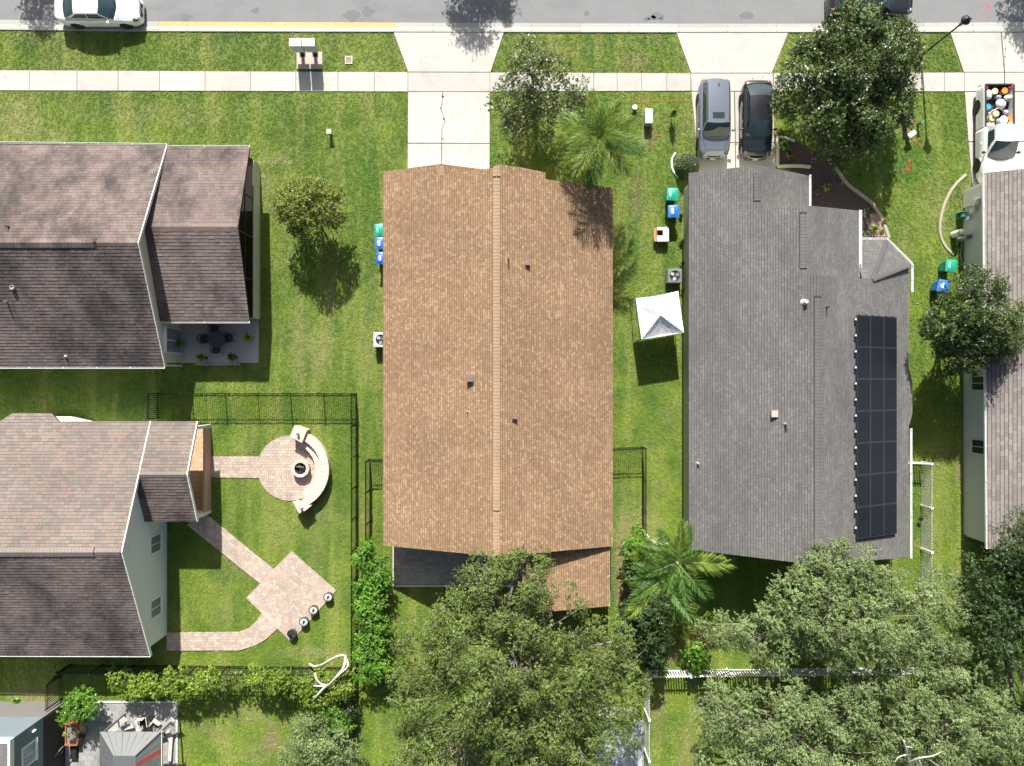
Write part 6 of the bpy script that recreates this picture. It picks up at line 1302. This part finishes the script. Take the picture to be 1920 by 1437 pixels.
def shell(sections, closed_ends=True):
    m = MB(); n = len(sections[0]); vs = [p for s_ in sections for p in s_]
    fs = [(i*n+j, i*n+j+1, (i+1)*n+j+1, (i+1)*n+j) for i in range(len(sections)-1) for j in range(n-1)]
    if closed_ends: fs += [tuple(range(n-1, -1, -1)), tuple((len(sections)-1)*n+j for j in range(n))]
    m.add(vs, fs); return m
def gsurf(fn, nu=10, nv=8, flip=False):
    m = MB(); vs = [fn(-1+2*i/nu, j/nv) for j in range(nv+1) for i in range(nu+1)]
    f = [(j*(nu+1)+i, j*(nu+1)+i+1, (j+1)*(nu+1)+i+1, (j+1)*(nu+1)+i) for j in range(nv) for i in range(nu)]
    m.add(vs, [q[::-1] for q in f] if flip else f); return m
def make_car(label, cat, col, L_=4.8, W_=1.84, H_=1.45, hood=.93, belt=.98, deck=1.05, cowl=.95, rf=.25, rr=-1.0, rb=-1.75, wx=(1.42,-1.38), wr=.335, suv=False, sunroof=False, roofcol=None, bed=None, name='car', rails=False, trimc=None, flake=0, interior=None):
    t = thing(name, label, cat, (0,0,0)); paint = simple(name+'_paint', col, .28 if not flake else .3, .04, 1.5, metal=flake, coat=1.0)
    h2 = L_/2; wb = W_/2
    zt = [(-h2,.58),(-h2+.05,deck-.16),(-h2+.22,deck-.02),(min(rb, -h2+.5),deck),(rb+.02,belt+.02),(cowl-.05,belt-.0),(cowl+.12,hood+.05),(h2-.95,hood-.02),(h2-.4,hood-.1),(h2-.12,hood-.24),(h2,.50)]
    if suv: zt = [(-h2,.60),(-h2+.06,.95),(-h2+.18,belt),(cowl-.05,belt)]+zt[6:]
    xs_ = sorted(set([-h2+L_*i/46 for i in range(47)]+[-h2+.02,-h2+.05,-h2+.1,h2-.02,h2-.05,h2-.1]))
    def sec(x):
        s_ = abs(x)/h2; w2 = wb*(1-.025*s_**2-.30*max(0,(s_-.72)/.28)**2.6); z = ip(zt, x); arch = 0
        for q_ in wx:
            d = abs(x-q_); ra = wr+.055
            if d < ra: arch = max(arch, wr+math.sqrt(ra*ra-d*d))
        lows = [.20,.32,.50,.66]; zs = [min(max(v, arch), z-.12) for v in lows]; wm = [.93,.985,1.0,.995]
        shoulder = z-.10 if z-.10 > zs[-1]+.02 else zs[-1]+.02
        half = [(w2*wm[i], zs[i]) for i in range(4)]+[(w2*.975, shoulder),(w2*.91, z-.035),(w2*.78, z-.008),(w2*.5, z+.010),(w2*.22, z+.018)]
        if abs(x) > h2-.03: half = [(a*.93, b_*1) for a, b_ in half]
        return [(x, -a, b_) for a, b_ in half]+[(x, 0, z+.02)]+[(x, a, b_) for a, b_ in half[::-1]]
    if bed is None: body = shell([sec(x) for x in xs_])
    else: body = shell([sec(x) for x in xs_ if x >= bed])
    obj('body', body, paint, t, smooth=True)
    obj('underbody', MB().box(-h2+.25,-wb+.16,.16,h2-.25,wb-.16,.45), MT['blackm'], t)
    wt = wb*.70; wbb = wb*.90; zb = belt+.0; Z = H_-.035; cz = hood+.055
    wsf = lambda u, v: (cowl+(rf-cowl)*v+(1-u*u)*(.20*(1-v)+.06*v), u*(wbb*.95*(1-v)+wt*v), cz+(Z-cz)*v+.03*(1-u*u)*v+.035*math.sin(math.pi*v))
    obj('windscreen', gsurf(wsf, flip=True), CG, t, smooth=True)
    rof = lambda u, v: (rf+(rr-rf)*v+(1-u*u)*(.06*(1-v)-.04*v), u*wt*(1+.02*math.sin(math.pi*v)), Z+.03*(1-u*u)+.03*math.sin(math.pi*v))
    rp = obj('roof', gsurf(rof, flip=True), roofcol or paint, t, smooth=True)
    rwz = deck+.015 if not suv else belt
    rwf = lambda u, v: (rr+(rb-rr)*v-(1-u*u)*(.04*(1-v)+.12*v), u*(wt*(1-v)+wbb*.90*v), Z+(rwz-Z)*v+.03*(1-u*u)*(1-v)+.03*math.sin(math.pi*v))
    obj('rear_window', gsurf(rwf, flip=True), CG, t, smooth=True)
    for s_ in (-1, 1):
        A_, B_, C_, D_ = Vector((cowl,s_*wbb*.95,cz-.03)), Vector((rb,s_*wbb*.90,rwz-.03)), Vector((rr,s_*wt,Z)), Vector((rf,s_*wt,Z))
        fn = lambda u, v: tuple(A_.lerp(B_, (u+1)/2).lerp(D_.lerp(C_, (u+1)/2), v)+Vector((0, s_*.035*math.sin(math.pi*v), 0)))
        sp = obj('side_pillars', gsurf(fn, 10, 6, flip=(s_ > 0)), paint, t, smooth=True)
        def gl(u0, u1, nm):
            g_ = lambda u, v: tuple(Vector(fn((u0+(u1-u0)*(u+1)/2)*2-1, .16+.70*v))+Vector((0, s_*.012, .006)))
            obj(nm, gsurf(g_, 6, 5, flip=(s_ > 0)), CG, t, smooth=True)
        if bed is None:
            gl(.09, .50, 'side_window'); gl(.525, .89 if not suv else .86, 'side_window')
            if suv: gl(.88, .95, 'side_window')
        else: gl(.22, .80, 'side_window')
        obj('wing_mirror', MB().blob((cowl-.28, s_*(wb+.08), belt+.06), (.09,.12,.075), 10, 7).cbox((cowl-.26, s_*(wb-.03), belt+.02), (.06,.12,.03)), paint if not bed else MT['blackm'], t, smooth=True)
        hy = s_*wb*.66
        hf = lambda u, v: (h2-.40+.27*v-(.06 if u*s_ > 0 else 0)*abs(u), hy+u*wb*.20, hood-.085-.11*v+.016-.03*max(0, u*s_))
        obj('headlight', MB().blob((h2-.30, s_*wb*.74, hood-.185), (.24,.13,.075), 14, 8), LENS, t, smooth=True)
        obj('tail_light', MB().blob((-h2+.17, s_*wb*.73, deck-.17 if not suv else .90), (.12,.13,.08), 12, 8), RED, t, smooth=True)
        for xq in ((.15, -.85) if bed is None else (.55,)): obj('door_handle', MB().cbox((xq, s_*(wb-.004), .80), (.16,.03,.025)), CHR if trimc else paint, t)
        for xq in wx: wheel(t, xq, s_*(wb-.115), wr)
    obj('grille', MB().box(h2-.045,-wb*.42,.36,h2+.005,wb*.42,.66), MT['black'], t); obj('badge', MB().lathe(0,0,[(.055,0),(.055,.012),(0,.014)],14,M=Matrix.Translation((h2+.005,0,.60)) @ Matrix.Rotation(R(90),4,'Y')), CHR, t)
    obj('number_plate', MB().box(h2+.006,-.16,.36,h2+.02,.16,.48), MT['white'], t)
    obj('grille_trim', MB().tube([(h2-.14,-wb*.66,.70),(h2-.01,-wb*.36,.65),(h2+.0,0,.64),(h2-.01,wb*.36,.65),(h2-.14,wb*.66,.70)], .018, 6), CHR if trimc or True else paint, t)
    if sunroof:
        sf = lambda u, v: tuple(Vector(rof(u*.52, .10+.17*v*(1.25/abs(rf-rr))*1.6))+Vector((0,0,.008))); obj('sunroof', gsurf(sf, 6, 5, flip=True), CG, t, smooth=True)
    if rails:
        for s_ in (-1, 1): obj('roof_rail', MB().tube([(rf-.1,s_*wt*.97,Z+.01),(rf-.25,s_*wt*.97,Z+.06),(rr+.25,s_*wt*.97,Z+.06),(rr+.1,s_*wt*.97,Z+.01)],.02,6), MT['blackm'], t)
        obj('roof_aerial', MB().blob((rr+.25,0,H_+.05),(.1,.03,.05),8,6), MT['black'], t)
    # panel gaps and wipers
    zz = lambda x: ip(zt, x)+.026
    m = MB()
    for s_ in (-1, 1): m.tube([(cowl+.12,s_*wb*.80,zz(cowl+.12)-.03),(h2-.8,s_*wb*.74,zz(h2-.8)-.02),(h2-.42,s_*wb*.56,zz(h2-.42)-.02)], .006, 3)
    if bed is None and not suv: m.tube([(rb-.12,-wb*.7,zz(rb-.1)-.02),(rb-.20,0,zz(rb-.15)),(rb-.12,wb*.7,zz(rb-.1)-.02)], .006, 3)
    obj('panel_gaps', m, MT['black'], t)
    m = MB()
    for y0_, y1_ in ((-.55,.0),(.0,.55)):
        a = Vector(wsf(y0_, .04))+Vector((0,0,.02)); b_ = Vector(wsf(y1_*.98, .10))+Vector((0,0,.02)); m.tube([a, (a+b_)/2+Vector((.01,0,.01)), b_], .008, 4)
    obj('wipers', m, MT['black'], t)
    return t, dict(h2=h2, wb=wb, paint=paint, sec=sec, rof=rof, wsf=wsf)
def place(t, x, y, rz): t.location = (x, y, .0); t.rotation_euler = (0, 0, R(rz))
t, _ = make_car('white sedan parked at the kerb at the top left', 'car', (.80,.81,.80), 5.0, 1.86, 1.44, .92, .97, 1.08, 1.05, .35, -1.05, -1.75, (1.50,-1.42), .34); place(t, -24.62, 22.28, 0)
t, _ = make_car('black sedan parked at the kerb behind the large magnolia tree', 'car', (.012,.013,.016), 5.0, 1.86, 1.44, .92, .97, 1.06, 1.05, .35, -1.05, -1.8, (1.5,-1.42), .34, trimc=1); place(t, 21.35, 22.75, 0)
t, _ = make_car('silver-grey family car with sunroof, left of the two on the driveway', 'car', (.20,.225,.28), 4.62, 1.87, 1.68, 1.02, 1.08, 1.2, 1.12, .55, -1.85, -2.12, (1.42,-1.24), .36, suv=True, sunroof=True, rails=True, flake=.45, trimc=1); place(t, 12.0, 15.72, -90); t.location.z = .045
t, _ = make_car('black compact sedan, right of the two on the driveway', 'car', (.012,.014,.018), 4.6, 1.80, 1.42, .90, .96, 1.05, .98, .25, -1.15, -1.85, (1.38,-1.32), .33, trimc=1); place(t, 14.55, 15.66, -90); t.location.z = .045
# pickup: cab from the same builder, open bed behind
t, inf = make_car('white pickup truck with an open bed full of buckets, parked at the right edge', 'pickup truck', (.80,.81,.81), 5.7, 1.88, 1.78, 1.10, 1.14, 1.10, 1.52, .72, -.18, -.30, (1.78,-1.72), .37, bed=-.32, name='pickup_truck')
h2, wb, paint = inf['h2'], inf['wb'], inf['paint']
secs = {1: [], -1: []}; xs_ = [-h2+.02+(h2-.32-.02)*i/30 for i in range(31)]
for s_ in (-1, 1):
    for x in xs_:
        arch = 0; d = abs(x+1.72)
        if d < .43: arch = .37+math.sqrt(.43**2-d*d)
        rnd_ = .06*max(0, (-x-2.6)/.25)**2
        zs = [max(v, arch) for v in (.28,.40,.55,.70)]; o_ = wb-rnd_
        pr_ = [(o_*.95, zs[0]),(o_*.985, zs[1]),(o_, zs[2]),(o_*.998, zs[3]),(o_*.985,.98),(o_*.965,1.06),(o_-.16,1.06),(o_-.165,.62)]
        secs[s_].append([(x, s_*a, b_) for a, b_ in (pr_ if s_ < 0 else pr_[::-1])])
    obj('bed_side', shell(secs[s_]), paint, t, smooth=False)
    obj('bed_rail', MB().box(-h2+.06, s_*(wb-.11)-.06, 1.062, -.36, s_*(wb-.11)+.06, 1.085), MT['blackm'], t)
obj('bed_floor', MB().box(-h2+.06,-wb+.17,.55,-.33,wb-.17,.62), MT['blackm'], t); obj('tailgate', MB().box(-h2-.01,-wb+.1,.50,-h2+.055,wb-.1,1.06), MT['blackm'], t); obj('cab_wall', MB().box(-.36,-wb+.17,.6,-.325,wb-.17,1.14), paint, t)
obj('rear_bumper', MB().box(-h2-.14,-wb+.1,.38,-h2-.015,wb-.1,.50), CHR, t)
ssf = lambda u, v: tuple(Vector(inf['wsf'](u*.9, .08+.6*v*(1-.55*abs(u))))+Vector((.004,0,.012))); obj('sunshade', gsurf(ssf, 8, 5, flip=True), simple('grey_sunshade', (.12,.13,.12), .4, .3, 4), t, smooth=True)
TX, TY = 28.72, 14.78; place(t, TX, TY, -90); t.location.z = .045
def inbed(px, py, h): return P(px, py, h)
def bucket(label, px, py, col, r=.17, h=.36, z0=.665, lid=True, top=None):
    q = P(px, py, z0+h); m_ = simple('plastic', col, .5, .06, 4); t = thing('bucket', label, 'bucket', (q[0], q[1], z0), 'buckets in the pickup bed'); x, y = q[0], q[1]
    obj('pail', MB().lathe(x, y, [(r*.85,z0),(r,z0+h*.94)], 18), m_, t)
    obj('lid', MB().lathe(x, y, [(r*1.06,z0+h*.94),(r*1.06,z0+h),(r*.92,z0+h),(r*.9,z0+h-.012),(0,z0+h-.01)], 20), top or m_, t)
OR, CRM, WT = (.80,.26,.04), (.74,.60,.36), (.76,.77,.78)
for px, py, c_, z0, lb in ((1884.5,170,OR,.68,'orange bucket at the back right of the pickup bed'), (1866,171,CRM,.70,'cream bucket beside the orange one at the tailgate'), (1896,222,OR,.66,'orange bucket at the front right of the pickup bed'), (1861,221,CRM,.74,'cream bucket in the front left pile of the pickup bed'), (1868,213,CRM,.85,'cream bucket stacked highest in the pickup bed'), (1859,233,CRM,.66,'cream bucket against the cab in the pickup bed'), (1896,233,CRM,.60+.065,'pale orange bucket against the cab on the right')):
    bucket(lb, px, py, c_, z0=z0)
bucket('white bucket with blue lid on the left side of the pickup bed', 1853.5, 200, WT, .16, .36, .70, top=simple('blue_lid', (.05,.35,.60), .4, .1, 4))
def sack(label, px, py, z, r, col, jit=.12, name='sack', cat='sack'):
    q = P(px, py, z); m = MB().blob((q[0], q[1], z), r, 14, 9, jit); o = top_obj(name, m, simple('sack_'+name, col, .7, .12, 6, bmp=.5), label, cat, q, smooth=True)
sack('white oval cushion right of the middle in the pickup bed', 1890, 183, .95, (.24,.15,.12), (.74,.72,.72), .04); sack('large white crumpled sack in the centre of the pickup bed', 1876, 196, .9, (.30,.30,.2), (.66,.68,.72), .1)
sack('white plastic bag on the left of the pickup bed', 1853, 178, .88, (.2,.3,.18), (.72,.74,.76)); sack('white plastic sheet near the cab in the pickup bed', 1881, 227, .88, (.24,.3,.18), (.78,.78,.78)); sack('blue-grey rolled cloth in the pickup bed', 1871, 183, .85, (.22,.13,.12), (.25,.30,.42)); sack('grey-purple bundle near the cab in the pickup bed', 1871, 229, .85, (.14,.2,.12), (.25,.25,.33))
sack('small white bundle by the cab corner of the pickup bed', 1852, 236, .84, (.18,.16,.14), (.72,.72,.70)); sack('small grey bag behind the large white sack', 1886, 211, .85, (.15,.14,.1), (.5,.5,.52))
for px, py, a, lb in ((1862,208,30,'silver pipe lying across the cream buckets in the pickup bed'), (1880,207,-40,'short silver pipe by the large sack in the pickup bed'), (1856,214,60,'thin dark tool at the left side of the pickup bed')):
    q = P(px, py, 1.1); l = .28; top_obj('pipe', MB().tube([(q[0]-l*math.cos(R(a)), q[1]-l*math.sin(R(a)), 1.05),(q[0]+l*math.cos(R(a)), q[1]+l*math.sin(R(a)), 1.12)], .025, 8), MT['metal'], lb, 'pipe', q)

# ------------------------------------------------------------ grass tufts over every lawn
def make_grass():
    x0, y0 = P2(-30, 1470); x1, y1 = P2(1950, 45); A = (x1-x0)*(y1-y0); n = int(A*GRASS_DENS)
    X = RNG.uniform(x0, x1, n); Y = RNG.uniform(y0, y1, n); keep = np.ones(n, bool)
    for poly in HARD: keep &= ~in_poly(X, Y, poly)
    X, Y = X[keep], Y[keep]; n = len(X)
    me = bpy.data.meshes.new('grass'); me.vertices.add(n)
    co = np.zeros((n, 3), np.float32); co[:, 0] = X; co[:, 1] = Y; me.vertices.foreach_set('co', co.ravel())
    for nm, arr in (('rot', RNG.uniform(0, 6.283, n)), ('scl', RNG.uniform(.55, 1.25, n))):
        at = me.attributes.new(nm, 'FLOAT', 'POINT'); at.data.foreach_set('value', arr.astype(np.float32))
    o = bpy.data.objects.new('grass', me); COL.objects.link(o)
    tag(o, 'short green lawn grass covering the gardens and verges', 'grass', kind='stuff')
    tm = bpy.data.meshes.new('tuft'); vs = []; fs = []
    for i in range(17):
        a = random.uniform(0, 6.283); r = random.uniform(0, .085); bx, by = r*math.cos(a), r*math.sin(a)
        d = random.uniform(0, 6.283); L = random.uniform(.02, .07); h = random.uniform(.02, .06); w_ = random.uniform(.006, .012)
        px_, py_ = -math.sin(d)*w_, math.cos(d)*w_; k = len(vs)
        vs += [(bx-px_, by-py_, -.005), (bx+px_, by+py_, -.005), (bx+math.cos(d)*L*.5+px_*.8, by+math.sin(d)*L*.5+py_*.8, h*.8), (bx+math.cos(d)*L*.5-px_*.8, by+math.sin(d)*L*.5-py_*.8, h*.8), (bx+math.cos(d)*L, by+math.sin(d)*L, h)]
        fs += [(k, k+1, k+2, k+3), (k+3, k+2, k+4)]
    tm.from_pydata(vs, [], fs); tm.materials.append(MT['blade']); tm.update()
    to = bpy.data.objects.new('tuft', tm)
    ng = bpy.data.node_groups.new('grass', 'GeometryNodeTree')
    ng.interface.new_socket('Geometry', in_out='INPUT', socket_type='NodeSocketGeometry'); ng.interface.new_socket('Geometry', in_out='OUTPUT', socket_type='NodeSocketGeometry')
    gi = ng.nodes.new('NodeGroupInput'); go = ng.nodes.new('NodeGroupOutput'); ip = ng.nodes.new('GeometryNodeInstanceOnPoints'); oi = ng.nodes.new('GeometryNodeObjectInfo')
    oi.inputs[0].default_value = to
    def attr(nm):
        a = ng.nodes.new('GeometryNodeInputNamedAttribute'); a.data_type = 'FLOAT'; a.inputs[0].default_value = nm; return a.outputs[0]
    cx = ng.nodes.new('ShaderNodeCombineXYZ'); ng.links.new(attr('rot'), cx.inputs[2])
    sx = ng.nodes.new('ShaderNodeCombineXYZ'); s_ = attr('scl')
    for i in range(3): ng.links.new(s_, sx.inputs[i])
    ng.links.new(gi.outputs[0], ip.inputs['Points']); ng.links.new(oi.outputs['Geometry'], ip.inputs['Instance'])
    ng.links.new(cx.outputs[0], ip.inputs['Rotation']); ng.links.new(sx.outputs[0], ip.inputs['Scale'])
    ng.links.new(ip.outputs[0], go.inputs[0])
    md = o.modifiers.new('grass', 'NODES'); md.node_group = ng
    return n
GRASS_DENS = 75
make_grass()
